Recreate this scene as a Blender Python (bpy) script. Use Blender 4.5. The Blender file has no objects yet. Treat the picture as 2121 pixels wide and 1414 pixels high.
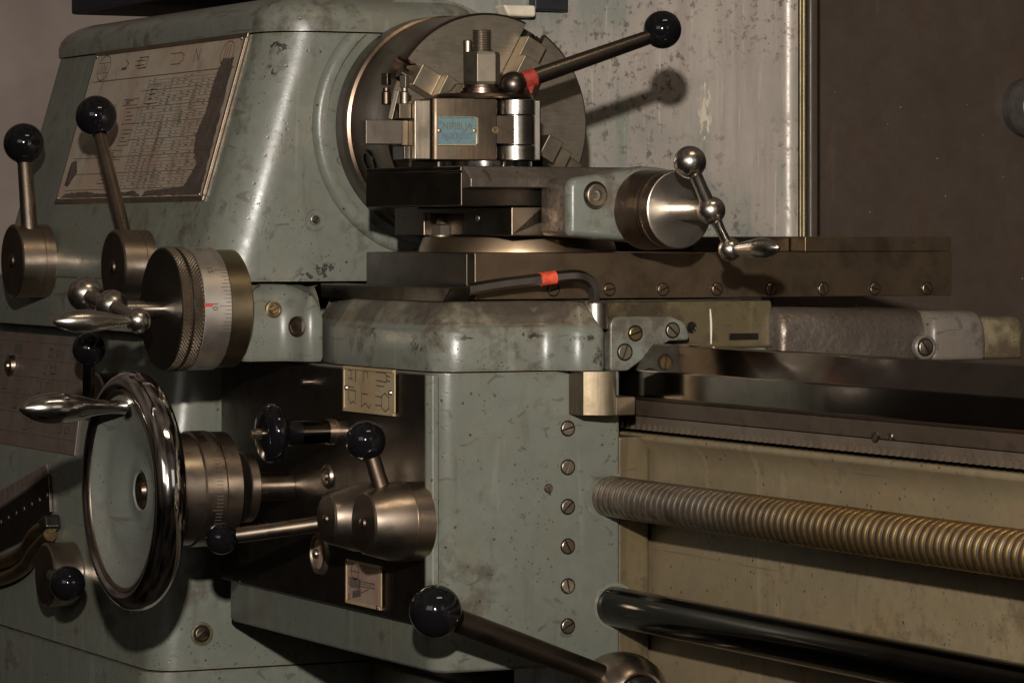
import bpy, bmesh, math, random
from mathutils import Vector as V, Matrix
random.seed(7)
PI = math.pi
scene = bpy.context.scene
COL = scene.collection

# ------------------------------------------------------------------ camera geometry (metres; X along the bed, Y away from the operator, Z up)
TH = math.radians(26); FPX = 7525.0; CX = 1060.5; HY = 481.0; D0 = 3.7
sn, cs = math.sin(TH), math.cos(TH)
DIR = V((-cs, sn, 0)); RGT = V((sn, cs, 0)); UP = V((0, 0, 1))
CAM = V((D0*cs, -D0*sn, 0))
def ray(u, v): return DIR + RGT*((u-CX)/FPX) + UP*((HY-v)/FPX)
def PX(u, v, X):
    q = ray(u, v); return CAM + q*((X-CAM.x)/q.x)
def PY(u, v, Y):
    q = ray(u, v); return CAM + q*((Y-CAM.y)/q.y)
def PZ(u, v, Z):
    q = ray(u, v); return CAM + q*((Z-CAM.z)/q.z)
def mpp(p): return (p-CAM).dot(DIR)/FPX          # metres per picture pixel at p
def zX(v, X, u): return PX(u, v, X).z

# ------------------------------------------------------------------ objects
ROOT = {}
def thing(name, label, cat, loc, group=None):
    o = bpy.data.objects.new(name, None); COL.objects.link(o)
    o.location = loc; o['label'] = label; o['category'] = cat
    if group: o['group'] = group
    o.empty_display_size = .01
    ROOT[o.name] = V(loc)
    return o
def O(name, bm, mat, parent=None, bevel=0, segs=3, angle=35, label=None):
    off = ROOT.get(parent.name, V((0, 0, 0))) if parent else V((0, 0, 0))
    bmesh.ops.remove_doubles(bm, verts=bm.verts, dist=1e-6)
    bmesh.ops.recalc_face_normals(bm, faces=bm.faces)
    if parent: bmesh.ops.translate(bm, verts=bm.verts, vec=-off)
    me = bpy.data.meshes.new(name); bm.to_mesh(me); bm.free()
    for m in (mat if isinstance(mat, (list, tuple)) else [mat]): me.materials.append(m)
    me.shade_smooth(); me.set_sharp_from_angle(angle=math.radians(angle))
    o = bpy.data.objects.new(name, me); COL.objects.link(o)
    if parent:
        o.parent = parent
        ROOT[o.name] = off
    if bevel:
        b = o.modifiers.new('edge', 'BEVEL'); b.width = bevel; b.segments = segs
        b.limit_method = 'ANGLE'; b.angle_limit = math.radians(32); b.harden_normals = True
        b.use_clamp_overlap = True
    if label: o['label'] = label
    return o
def tag(o, label, cat, group=None, kind=None):
    if label: o['label'] = label
    if cat: o['category'] = cat
    if group: o['group'] = group
    if kind: o['kind'] = kind
    return o
def cut(o, bms):
    """real holes: cut the closed shapes in bms out of o and keep the resulting mesh"""
    off = ROOT.get(o.parent.name, V((0, 0, 0))) if o.parent else V((0, 0, 0))
    tmp = []
    for bm in bms:
        bmesh.ops.recalc_face_normals(bm, faces=bm.faces)
        bmesh.ops.translate(bm, verts=bm.verts, vec=-off)
        me = bpy.data.meshes.new('t'); bm.to_mesh(me); bm.free()
        for m in o.data.materials: me.materials.append(m)
        t = bpy.data.objects.new('t', me); COL.objects.link(t); t.parent = o.parent
        md = o.modifiers.new('cut', 'BOOLEAN'); md.operation = 'DIFFERENCE'; md.solver = 'EXACT'; md.object = t
        o.modifiers.move(len(o.modifiers)-1, len(tmp)); tmp.append(t)
    rest = [(m.width, m.segments) for m in o.modifiers if m.type == 'BEVEL']
    for m in list(o.modifiers):
        if m.type == 'BEVEL': o.modifiers.remove(m)
    bpy.context.view_layer.update()
    dg = bpy.context.evaluated_depsgraph_get()
    me = bpy.data.meshes.new_from_object(o.evaluated_get(dg))
    for m in list(o.modifiers): o.modifiers.remove(m)
    o.data = me
    for t in tmp: bpy.data.objects.remove(t)
    me.shade_smooth(); me.set_sharp_from_angle(angle=math.radians(35))
    for w, s in rest:
        b = o.modifiers.new('edge', 'BEVEL'); b.width = w; b.segments = s; b.limit_method = 'ANGLE'
        b.angle_limit = math.radians(32); b.harden_normals = True

# ------------------------------------------------------------------ shapes
def B(): return bmesh.new()
def loft(bm, rings, mi=0, caps=True):
    vs = [[bm.verts.new(p) for p in r] for r in rings]; n = len(rings[0])
    for a, b in zip(vs, vs[1:]):
        for i in range(n):
            f = bm.faces.new((a[i], a[(i+1) % n], b[(i+1) % n], b[i])); f.material_index = mi
    if caps:
        bm.faces.new(vs[0][::-1]).material_index = mi; bm.faces.new(vs[-1]).material_index = mi
    return bm
def prism(bm, pts, vec, mi=0):
    vec = V(vec); return loft(bm, [[V(p) for p in pts], [V(p)+vec for p in pts]], mi)
def box(bm, x0, x1, y0, y1, z0, z1, mi=0):
    return prism(bm, [(x0, y0, z0), (x1, y0, z0), (x1, y1, z0), (x0, y1, z0)], (0, 0, z1-z0), mi)
def obox(bm, c, ex, ey, ez, mi=0):
    c, ex, ey, ez = V(c), V(ex), V(ey), V(ez)
    return prism(bm, [c-ex-ey-ez, c+ex-ey-ez, c+ex+ey-ez, c-ex+ey-ez], ez*2, mi)
def frame(ax):
    ax = V(ax).normalized(); h = V((0, 0, 1)) if abs(ax.z) < .9 else V((1, 0, 0))
    e1 = h.cross(ax).normalized(); return ax, e1, ax.cross(e1)
def lathe(bm, o, ax, prof, seg=64, mi=0):
    """prof: (distance along the axis, radius)"""
    o = V(o); ax, e1, e2 = frame(ax); prev = None
    for t, r in prof:
        if r < 1e-7: cur = [bm.verts.new(o+ax*t)]
        else: cur = [bm.verts.new(o+ax*t+(e1*math.cos(2*PI*k/seg)+e2*math.sin(2*PI*k/seg))*r) for k in range(seg)]
        if prev is not None:
            for k in range(seg):
                k2 = (k+1) % seg
                if len(prev) == 1 and len(cur) == 1: break
                if len(prev) == 1: f = (prev[0], cur[k], cur[k2])
                elif len(cur) == 1: f = (prev[k], prev[k2], cur[0])
                else: f = (prev[k], prev[k2], cur[k2], cur[k])
                bm.faces.new(f).material_index = mi
        prev = cur
    return bm
def cyl(bm, p0, p1, r0, r1=None, seg=40, ch=0, mi=0):
    p0, p1 = V(p0), V(p1); L = (p1-p0).length; r1 = r0 if r1 is None else r1
    pr = [(0, 0), (0, r0-ch), (ch, r0), (L-ch, r1), (L, r1-ch), (L, 0)] if ch else [(0, 0), (0, r0), (L, r1), (L, 0)]
    return lathe(bm, p0, p1-p0, pr, seg, mi)
def ball(bm, c, r, ax=(0, 0, 1), seg=48, mi=0, n=24):
    return lathe(bm, c, ax, [(-r*math.cos(PI*k/n), r*math.sin(PI*k/n) if 0 < k < n else 0) for k in range(n+1)], seg, mi)
def tube(bm, pts, rad, seg=16, mi=0, flat=1.0):
    pts = [V(p) for p in pts]; rings = []; n = len(pts); e1 = None
    for i, p in enumerate(pts):
        t = (pts[min(i+1, n-1)]-pts[max(i-1, 0)]).normalized()
        if e1 is None: e1 = frame(t)[1]
        e1 = (e1-t*e1.dot(t)).normalized(); e2 = t.cross(e1)
        r = rad[i] if isinstance(rad, (list, tuple)) else rad
        rings.append([p+(e1*math.cos(2*PI*k/seg)+e2*math.sin(2*PI*k/seg)*flat)*r for k in range(seg)])
    return loft(bm, rings, mi)
def curve(pts, n=10):
    """Catmull-Rom through pts"""
    P = [V(p) for p in pts]; P = [P[0]*2-P[1]]+P+[P[-1]*2-P[-2]]; out = []
    for i in range(1, len(P)-2):
        for k in range(n):
            t = k/n; a, b, c, d = P[i-1:i+3]
            out.append(.5*((2*b)+(c-a)*t+(2*a-5*b+4*c-d)*t*t+(3*b-a-3*c+d)*t**3))
    return out+[P[-2]]
def rpoly(pts, rad, n=7):
    """2D polygon with rounded corners, rad a number or one per corner"""
    out = []; m = len(pts)
    for i in range(m):
        p, a, b = V(pts[i]).to_2d(), V(pts[i-1]).to_2d(), V(pts[(i+1) % m]).to_2d()
        r = rad[i] if isinstance(rad, (list, tuple)) else rad
        if r <= 0: out.append(p); continue
        d1, d2 = (a-p), (b-p); l1, l2 = d1.length, d2.length; d1.normalize(); d2.normalize()
        ang = d1.angle(d2); t = min(r/math.tan(ang/2), l1*.49, l2*.49); r = t*math.tan(ang/2)
        c = p+(d1+d2).normalized()*(r/math.sin(ang/2))
        v1, v2 = p+d1*t-c, p+d2*t-c
        a1 = math.atan2(v1.y, v1.x); da = math.atan2(v2.y, v2.x)-a1
        da = (da+PI) % (2*PI)-PI
        for k in range(n+1):
            q = a1+da*k/n; out.append(c+V((math.cos(q), math.sin(q)))*r)
    return out
def inset(pts, d):
    """move every edge of a counter-clockwise 2D polygon inwards by d"""
    m = len(pts); out = []
    for i in range(m):
        a, p, b = pts[i-1], pts[i], pts[(i+1) % m]
        t1, t2 = (p-a), (b-p)
        if t1.length < 1e-9: t1 = t2
        if t2.length < 1e-9: t2 = t1
        t1.normalize(); t2.normalize()
        n = V((-t1.y-t2.y, t1.x+t2.x))
        if n.length < 1e-6: n = V((-t1.y, t1.x))
        n.normalize(); k = max(.4, n.dot(V((-t1.y, t1.x)))); out.append(p+n*(d/k))
    return out
def r3(pts, z): return [V((p.x, p.y, z)) for p in pts]
def text(bm, s, o, ex, ey, size, mi=0, depth=.0004, fit=None):
    """raised lettering: s written along ex, tops towards ey, centred on o"""
    cu = bpy.data.curves.new('t', 'FONT'); cu.body = s; cu.size = size; cu.align_x = 'CENTER'; cu.align_y = 'CENTER'
    cu.extrude = 0; cu.resolution_u = 3
    ob = bpy.data.objects.new('t', cu); COL.objects.link(ob); bpy.context.view_layer.update()
    me = bpy.data.meshes.new_from_object(ob.evaluated_get(bpy.context.evaluated_depsgraph_get()))
    bpy.data.objects.remove(ob); o, ex, ey = V(o), V(ex).normalized(), V(ey).normalized(); n = ex.cross(ey)
    fx = 1.0
    if fit: fx = fit/(max(v.co.x for v in me.vertices)-min(v.co.x for v in me.vertices))
    vs = [bm.verts.new(o+ex*(v.co.x*fx)+ey*v.co.y+n*depth) for v in me.vertices]
    for p in me.polygons:
        try: bm.faces.new([vs[i] for i in p.vertices]).material_index = mi
        except ValueError: pass
    bpy.data.meshes.remove(me)
def strip(bm, o, ex, ey, pts, w, mi=1, closed=False, lift=.0004):
    """a printed line: flat ribbon along 2D pts in the plane o, ex, ey"""
    o, ex, ey = V(o), V(ex), V(ey); n = ex.cross(ey).normalized(); P = [V(p).to_2d() for p in pts]
    if closed: P = P+[P[0]]
    for a, b in zip(P, P[1:]):
        t = b-a
        if t.length < 1e-9: continue
        t.normalize(); q = V((-t.y, t.x))*w/2; a2, b2 = a-t*w/2, b+t*w/2
        vs = [bm.verts.new(o+ex*p.x+ey*p.y+n*lift) for p in (a2+q, b2+q, b2-q, a2-q)]
        bm.faces.new(vs).material_index = mi
def circ(cx, cy, r, n=28, sy=1.0): return [(cx+r*math.cos(2*PI*k/n), cy+r*sy*math.sin(2*PI*k/n)) for k in range(n)]

# ------------------------------------------------------------------ materials
class N:
    def __init__(s, name):
        s.m = bpy.data.materials.new(name); s.m.use_nodes = True; s.t = s.m.node_tree; s.n = s.t.nodes; s.l = s.t.links
        s.b = s.n['Principled BSDF']; s.co = s.n.new('ShaderNodeTexCoord').outputs['Object']
    def link(s, a, b): s.l.new(a, b)
    def val(s, sock, v):
        if isinstance(v, bpy.types.NodeSocket): s.l.new(v, sock)
        elif isinstance(v, (tuple, list)) and len(v) == 3 and sock.type == 'RGBA': sock.default_value = (*v, 1)
        else: sock.default_value = v
    def noise(s, scale, detail=4, rough=.55, vec=None, stretch=None, dist=0):
        n = s.n.new('ShaderNodeTexNoise'); n.inputs['Scale'].default_value = scale; n.inputs['Detail'].default_value = detail
        n.inputs['Roughness'].default_value = rough; n.inputs['Distortion'].default_value = dist
        v = vec or s.co
        if stretch:
            mp = s.n.new('ShaderNodeMapping'); mp.inputs['Scale'].default_value = stretch; s.link(v, mp.inputs['Vector']); v = mp.outputs[0]
        s.link(v, n.inputs['Vector']); return n.outputs['Fac']
    def voro(s, scale, feature='F1', rnd=1.0):
        n = s.n.new('ShaderNodeTexVoronoi'); n.feature = feature; n.inputs['Scale'].default_value = scale
        n.inputs['Randomness'].default_value = rnd; s.link(s.co, n.inputs['Vector']); return n.outputs['Distance']
    def ramp(s, fac, a, b, lo=0.0, hi=1.0):
        n = s.n.new('ShaderNodeMapRange'); n.clamp = True
        for k, v in (('From Min', a), ('From Max', b), ('To Min', lo), ('To Max', hi)): s.val(n.inputs[k], v)
        s.val(n.inputs['Value'], fac); return n.outputs[0]
    def math(s, op, a, b=0.0):
        n = s.n.new('ShaderNodeMath'); n.operation = op; n.use_clamp = False; s.val(n.inputs[0], a); s.val(n.inputs[1], b); return n.outputs[0]
    def mix(s, fac, a, b):
        n = s.n.new('ShaderNodeMix'); n.data_type = 'RGBA'; s.val(n.inputs[0], fac)
        s.val(n.inputs[6], a); s.val(n.inputs[7], b); return n.outputs[2]
    def bump(s, h, strength=.3, dist=.001):
        n = s.n.new('ShaderNodeBump'); n.inputs['Strength'].default_value = strength; n.inputs['Distance'].default_value = dist
        s.link(h, n.inputs['Height']); s.link(n.outputs[0], s.b.inputs['Normal'])
    def edge(s, rad=.003):
        """1 on worn convex edges"""
        bv = s.n.new('ShaderNodeBevel'); bv.samples = 4; bv.inputs['Radius'].default_value = rad
        g = s.n.new('ShaderNodeNewGeometry'); d = s.n.new('ShaderNodeVectorMath'); d.operation = 'DOT_PRODUCT'
        s.link(bv.outputs[0], d.inputs[0]); s.link(g.outputs['Normal'], d.inputs[1])
        return s.ramp(d.outputs['Value'], .97, .80)
    def fin(s, col, rough, metal=0.0, spec=None):
        s.val(s.b.inputs['Base Color'], col); s.val(s.b.inputs['Roughness'], rough); s.val(s.b.inputs['Metallic'], metal)
        if spec is not None: s.b.inputs['Specular IOR Level'].default_value = spec
        return s.m

def paint(name, base, grime=(.062, .044, .031), g_amt=.8, chip=1.0, bare=.40, rough=.29, edges=True, gth=.565, dust=0.0, clusters=()):
    s = N(name)
    big = s.noise(7, 3, .5); mid = s.noise(30, 6, .62); fine = s.noise(210, 3, .6); mot = s.noise(75, 5, .7)
    col = s.mix(s.ramp(big, .3, .7), tuple(c*.88 for c in base), tuple(c*1.10 for c in base))
    warm = s.noise(13, 3, .55, stretch=(1, 1.3, .8))
    col = s.mix(s.ramp(warm, .50, .68, 0, .55), col, tuple(a*b for a, b in zip(base, (1.06, .90, .78))))
    g1 = s.math('ADD', s.math('MULTIPLY', big, .45), s.math('MULTIPLY', mid, .55))
    g1 = s.math('ADD', g1, s.math('MULTIPLY', s.math('SUBTRACT', mot, .5), .28))
    col = s.mix(s.ramp(g1, gth, gth+.095, 0, g_amt), col, grime)
    run = s.noise(60, 4, .6, stretch=(1, 1, .13))
    col = s.mix(s.ramp(run, .60, .74, 0, .5*g_amt), col, grime)
    d1 = s.math('MULTIPLY', s.ramp(s.voro(85), .16, .08), s.ramp(s.noise(30, 2), .50, .56))
    d2 = s.math('MULTIPLY', s.ramp(s.voro(190), .22, .12), s.ramp(s.noise(24, 3), .53, .60))
    fl = s.math('MULTIPLY', s.ramp(s.noise(110, 6, .72), .655, .675), s.ramp(s.noise(17, 3), .49, .57))
    for c_, r_ in clusters:
        mp = s.n.new('ShaderNodeMapping'); mp.inputs['Location'].default_value = tuple(-a/b for a, b in zip(c_, r_)); mp.inputs['Scale'].default_value = tuple(1/b for b in r_); s.link(s.co, mp.inputs['Vector'])
        ln = s.n.new('ShaderNodeVectorMath'); ln.operation = 'LENGTH'; s.link(mp.outputs[0], ln.inputs[0])
        k_ = s.math('ADD', s.noise(170, 6, .7), s.ramp(ln.outputs['Value'], .2, 1.5, .10, -.3)); fl = s.math('MAXIMUM', fl, s.ramp(k_, .55, .57))
    pit = s.math('MULTIPLY', s.math('MINIMUM', s.math('ADD', s.math('ADD', d1, s.math('MULTIPLY', d2, .8)), fl), 1.0), chip)
    col = s.mix(pit, col, (.024, .019, .015))
    scr = s.ramp(s.noise(46, 3, .6, stretch=(.9, .5, .035), dist=.6), .645, .665, 0, .35)
    col = s.mix(scr, col, tuple(min(1, c*1.5) for c in base))
    scd = s.ramp(s.noise(58, 2, .5, stretch=(.04, .6, 1.1), dist=1.2), .665, .685, 0, .5*chip)
    col = s.mix(scd, col, (.045, .036, .028))
    col = s.mix(s.ramp(mot, .40, .62, 0, .35), col, tuple(c*.74 for c in base))
    if dust:
        du = s.math('MULTIPLY', s.ramp(s.voro(55), .055, .03), s.ramp(s.noise(60, 2), .50, .54)); col = s.mix(s.math('MULTIPLY', du, dust), col, (.40, .34, .26))
    met = 0.0
    if edges:
        ew = s.edge(); w = s.math('MULTIPLY', ew, s.ramp(s.noise(120, 5, .75), .40, .60))
        col = s.mix(s.math('MULTIPLY', s.edge(.008), s.ramp(mot, .42, .62, 0, g_amt*.7)), col, grime)
        w = s.math('MINIMUM', s.math('MULTIPLY', w, bare*2), 1.0)
        col = s.mix(w, col, (.30, .25, .19)); met = s.math('MULTIPLY', w, .7)
    s.bump(s.math('ADD', s.math('MULTIPLY', fine, .35), s.math('MULTIPLY', s.math('SUBTRACT', mid, pit), .9)), .22, .0012)
    return s.fin(col, s.ramp(mid, .3, .75, rough-.06, rough+.16), met)
def metal(name, base, rough=.35, var=.12, stain=(.10, .06, .035), st=.4, brush=None, pits=0.0, bump=.08, metallic=1.0, spots=.0):
    s = N(name)
    big = s.noise(13, 4, .6); fine = s.noise(150, 5, .65)
    col = s.mix(s.ramp(big, .3, .7), tuple(c*.8 for c in base), tuple(min(1, c*1.15) for c in base))
    blot = s.noise(34, 5, .65)
    col = s.mix(s.ramp(blot, .52, .72, 0, st), col, stain)
    rg = s.ramp(blot, .3, .7, max(.03, rough-var*.6), rough+var)
    h = fine
    if pits:
        p = s.ramp(s.noise(170, 7, .72), .53, .66, 0, pits); col = s.mix(p, col, (.03, .022, .017))
        h = s.math('SUBTRACT', fine, s.math('MULTIPLY', p, 1.2))
    if spots:
        p = s.math('MULTIPLY', s.ramp(s.voro(120), .16, .06), s.ramp(s.noise(21, 2), .5, .6)); p = s.math('MULTIPLY', p, spots)
        col = s.mix(p, col, (.05, .035, .025))
    if brush:
        br = s.noise(420, 3, .6, stretch=brush); col = s.mix(s.ramp(br, .35, .65, 0, .35), col, tuple(c*.45 for c in base)); h = s.math('ADD', h, br)
    s.bump(h, bump, .0008)
    return s.fin(col, rg, metallic)

GREEN = (.131, .138, .112)
M_green = paint('grey_green_paint', GREEN)
M_greenworn = paint('grey_green_paint_worn', (.132, .138, .113), g_amt=.9, chip=1.0, bare=.5, rough=.31, gth=.53)
M_cream = paint('olive_cream_paint', (.185, .146, .086), grime=(.06, .042, .022), g_amt=.6, chip=.9, rough=.36)
M_olive = paint('oily_olive_paint', (.088, .068, .036), grime=(.036, .024, .013), g_amt=1.0, gth=.50, chip=.9, rough=.3)
M_dish = paint('wheel_paint', (.135, .142, .122), g_amt=.35, chip=.8, edges=False)
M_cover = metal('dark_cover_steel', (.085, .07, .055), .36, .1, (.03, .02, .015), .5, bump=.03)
M_slide = metal('oiled_slide_steel', (.25, .18, .115), .40, .07, (.13, .08, .04), .5, bump=.03, spots=.5)
M_slidelight = metal('slide_steel_light', (.30, .245, .185), .40, .1, (.16, .11, .07), .5, bump=.05, spots=.6)
M_way = metal('polished_way_steel', (.205, .180, .155), .11, .05, (.10, .08, .06), .5, bump=.012)
M_cast = metal('rough_cast_iron', (.27, .215, .165), .36, .10, (.075, .05, .035), .9, pits=.45, bump=.7, metallic=.8)
M_bracket = paint('bracket_paint', (.135, .143, .120), g_amt=.85, chip=1.0, bare=.5, rough=.31, gth=.53)
def m_cast():
    s = N('worn_cast_iron'); lump = s.noise(48, 3, .55); med = s.noise(130, 5, .65); fine = s.noise(420, 3, .6); big = s.noise(15, 3, .5)
    col = s.mix(s.ramp(big, .35, .65), (.13, .105, .083), (.20, .165, .135))
    col = s.mix(s.ramp(med, .48, .68, 0, .6), col, (.075, .055, .042))
    col = s.mix(s.ramp(s.noise(60, 6, .7), .62, .67, 0, .6), col, (.04, .03, .022))
    s.bump(s.math('ADD', s.math('MULTIPLY', lump, 1.6), s.math('ADD', s.math('MULTIPLY', med, .5), s.math('MULTIPLY', fine, .12))), .65, .0022)
    return s.fin(col, s.ramp(med, .35, .65, .30, .50), .72)
M_cast = m_cast()
M_topworn = paint('worn_oily_paint', (.125, .112, .080), grime=(.045, .034, .024), g_amt=.95, chip=1.3, bare=.6, rough=.33, gth=.48)
M_tipc = paint('cream_grey_paint', (.16, .132, .082), grime=(.05, .035, .02), g_amt=.9, rough=.32, gth=.52)
M_castpaint = paint('worn_grey_paint', (.125, .108, .090), g_amt=1.0, chip=1.0, bare=.6, rough=.32)
M_collar = metal('stained_collar', (.27, .215, .135), .33, .08, (.13, .095, .05), .7, bump=.03)
M_ground = metal('ground_steel', (.34, .285, .215), .38, .1, (.17, .115, .07), .6, brush=(.3, 1, .06), bump=.05)
M_keep = metal('keep_steel', (.19, .15, .10), .42, .08, (.11, .075, .04), .7, brush=(1, 1, .08), bump=.08, spots=.5)
M_block = metal('blackened_block_steel', (.112, .085, .060), .40, .08, (.16, .09, .05), .6, brush=(1, 1, .05), bump=.05)
M_bright = metal('bright_steel', (.60, .55, .48), .26, .08, (.3, .24, .17), .35, bump=.03)
M_turned = metal('turned_steel', (.58, .53, .46), .33, .06, (.38, .32, .25), .3, bump=.03)
M_grad = metal('graduated_collar_steel', (.66, .60, .53), .42, .06, (.48, .40, .32), .3, bump=.02)
M_hub = metal('brown_turned_steel', (.37, .30, .235), .30, .08, (.20, .14, .095), .6, bump=.02)
M_hubdark = metal('dark_hub_face', (.115, .085, .063), .40, .1, (.07, .04, .025), .5, bump=.03)
M_brass = metal('oiled_brass', (.30, .215, .105), .36, .08, (.25, .15, .05), .5, bump=.03)
M_chuck = metal('chuck_face_steel', (.40, .345, .265), .43, .06, (.22, .16, .10), .5, brush=(1, .12, 1), bump=.03, spots=.5)
M_chuckside = metal('chuck_rim_steel', (.16, .115, .085), .30, .06, (.1, .06, .04), .5, bump=.03)
M_jaw = metal('jaw_steel', (.38, .315, .23), .42, .1, (.42, .28, .16), .5, bump=.06, spots=.6)
def m_lead():
    s = N('leadscrew_steel'); sp = s.n.new('ShaderNodeSeparateXYZ'); s.link(s.co, sp.inputs[0])
    big = s.noise(9, 4, .6); b2 = s.noise(42, 5, .65); fine = s.noise(240, 5, .7)
    f = s.ramp(s.math('ADD', sp.outputs[0], s.math('MULTIPLY', s.math('SUBTRACT', big, .5), .25)), -.36, -.18)
    col = s.mix(f, (.50, .43, .345), (.55, .365, .15))
    col = s.mix(s.ramp(b2, .46, .68, 0, .8), col, (.10, .055, .022))
    col = s.mix(s.ramp(fine, .58, .68, 0, .5), col, (.05, .03, .015))
    s.bump(fine, .1, .0006)
    return s.fin(col, s.ramp(b2, .3, .7, .34, .48), 1.0)
M_screwthread = m_lead()
M_threaddirt = metal('thread_groove', (.035, .022, .011), .5, .1, bump=.05, metallic=.3)
M_rod = metal('dark_polished_rod', (.052, .046, .038), .17, .05, (.04, .03, .025), .4, bump=.01)
M_handle = metal('satin_handle_steel', (.52, .47, .41), .25, .06, (.3, .22, .15), .4, bump=.015)
M_frame = metal('dull_frame_strip', (.34, .26, .19), .42, .08, (.12, .08, .05), .6, bump=.05)
M_chrome = metal('scuffed_chrome', (.66, .63, .60), .07, .05, (.5, .44, .38), .2, bump=.012)
M_shaft = metal('lever_shaft_steel', (.33, .265, .205), .27, .08, (.2, .12, .07), .5, bump=.02)
M_grip = metal('polished_grip_steel', (.60, .56, .51), .16, .06, (.36, .29, .22), .4, bump=.012)
M_key = metal('hex_key_steel', (.24, .205, .175), .33, .08, (.08, .06, .045), .5, bump=.04)
M_darkrod = metal('blued_lever_steel', (.135, .11, .09), .34, .08, (.07, .045, .03), .5, bump=.03)
M_nut = metal('nut_steel', (.24, .205, .155), .48, .1, (.15, .115, .075), .7, bump=.12)
M_guard = None
def m_guard():
    s = N('scratched_guard_sheet')
    big = s.noise(5, 3); st = s.noise(30, 6, .65, stretch=(1, 1, .09)); st2 = s.noise(150, 4, .7, stretch=(1, 1, .05)); sp = s.noise(90, 6, .75)
    bare = (.43, .375, .325); teal = (.15, .165, .142)
    col = s.mix(s.ramp(st, .35, .65), tuple(c*.72 for c in bare), bare)
    pm = s.ramp(s.math('ADD', s.math('MULTIPLY', big, .6), s.math('MULTIPLY', st, .4)), .475, .56)
    col = s.mix(s.math('MULTIPLY', pm, .85), col, teal)
    col = s.mix(s.ramp(st2, .60, .68, 0, .6), col, (.55, .50, .44))
    ctr = PX(1458, 232, -.25)-V((-.25, PX(1641, 0, -.25).y, PX(1641, 560, -.25).z))
    mp = s.n.new('ShaderNodeMapping'); mp.inputs['Location'].default_value = (-ctr.x*0, -ctr.y/.016, -ctr.z/.040); mp.inputs['Scale'].default_value = (0, 1/.016, 1/.040); s.link(s.co, mp.inputs['Vector'])
    ln = s.n.new('ShaderNodeVectorMath'); ln.operation = 'LENGTH'; s.link(mp.outputs[0], ln.inputs[0])
    fl = s.math('ADD', s.noise(125, 6, .72, stretch=(1, 1, .45)), s.ramp(ln.outputs['Value'], 0, 1.6, .13, -.25))
    SPL = s.ramp(fl, .535, .57, 0, .9)
    dark = s.math('MULTIPLY', s.ramp(sp, .53, .60), s.ramp(s.noise(7, 3), .40, .54))
    col = s.mix(s.math('MULTIPLY', dark, .85), col, (.10, .08, .068))
    col = s.mix(SPL, col, (.58, .50, .37))
    s.bump(s.math('ADD', s.math('SUBTRACT', st, dark), SPL), .2, .0008)
    return s.fin(col, s.ramp(sp, .35, .65, .34, .52), s.math('MULTIPLY', s.math('SUBTRACT', 1.0, pm), .25))
M_guard = m_guard()
def plain(name, col, rough=.5, met=0.0, n=40, amt=.25, spec=None):
    s = N(name); f = s.noise(n, 4, .6); c = s.mix(s.ramp(f, .3, .7), tuple(x*(1-amt) for x in col), tuple(x*(1+amt) for x in col))
    s.bump(f, .05, .0008)
    return s.fin(c, s.ramp(f, .3, .7, rough-.04, rough+.08), met, spec)
def m_bakelite():
    s = N('black_bakelite'); f = s.noise(60, 4); sc = s.noise(240, 5, .7)
    s.bump(sc, .015, .0005)
    return s.fin(s.mix(f, (.003, .003, .004), (.006, .0055, .006)), s.ramp(sc, .45, .7, .055, .12), 0.0, .4)
M_black = m_bakelite()
M_rack = metal('oily_rack_steel', (.115, .088, .064), .36, .1, (.06, .04, .025), .7, bump=.1, metallic=.25, spots=.6)
M_shoulder = metal('oily_shoulder_steel', (.10, .072, .053), .34, .1, (.035, .024, .017), .7, bump=.1, metallic=.4, spots=.8)
M_red = plain('red_tape', (.26, .028, .018), .5, n=160, amt=.4)
M_redbright = plain('bright_red_tape', (.56, .065, .025), .5, n=160, amt=.3)
M_redmark = plain('red_mark', (.38, .05, .04), .5)
M_oilblack = plain('black_oil', (.010, .008, .006), .25)
M_ink = plain('etched_ink', (.075, .057, .046), .55)
M_stain = plain('dark_brown_stain', (.072, .052, .042), .42, n=60, amt=.35)
M_inkb = plain('blue_ink', (.05, .055, .07), .55)
M_brown = paint('brown_cabinet_paint', (.058, .042, .032), grime=(.045, .033, .026), g_amt=.35, chip=.25, rough=.40, edges=False, dust=.8)
M_wall = plain('dim_brown_plaster', (.25, .20, .175), .75, n=4)
M_tray = plain('black_rubber_tray', (.010, .010, .014), .5)
M_creamobj = plain('pale_cream_enamel', (.52, .46, .36), .4)
M_grey = plain('dark_grey_casting', (.10, .088, .078), .42, .5)
M_bead = metal('brass_bead', (.20, .165, .095), .5, .1, (.3, .22, .12), .5, bump=.1)
def m_chart(name, base, dirt, edge_h):
    s = N(name); a = s.noise(13, 5, .7); b = s.noise(45, 5, .65); c = s.noise(8, 4, .7, stretch=(1.0, 1, .6))
    col = s.mix(s.ramp(a, .42, .56), base, tuple(x*y for x, y in zip(base, (.93, .80, .78))))
    col = s.mix(s.ramp(b, .56, .66, 0, .5), col, tuple(x*.6 for x in base))
    col = s.mix(s.ramp(c, .57, .63, 0, .4), col, dirt)
    return s.fin(col, s.ramp(b, .3, .7, .38, .55), .25)
M_chart = m_chart('worn_chart_plate', (.40, .345, .265), (.085, .055, .04), 0)
M_chart2 = m_chart('brown_chart_plate', (.150, .118, .098), (.07, .045, .035), 0)
M_tag = m_chart('brass_symbol_plate', (.36, .29, .17), (.22, .14, .07), 0)
M_tag2 = m_chart('pinkish_symbol_plate', (.30, .215, .165), (.2, .15, .07), 0)
def m_blue():
    s = N('blue_maker_plate'); a = s.noise(70, 3); b = s.noise(160, 4, .7)
    col = s.mix(s.ramp(a, .4, .6), (.075, .145, .185), (.09, .165, .15)); col = s.mix(s.ramp(b, .54, .66, 0, .8), col, (.09, .055, .04))
    return s.fin(col, .4, .1)
M_blue = m_blue()

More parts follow.
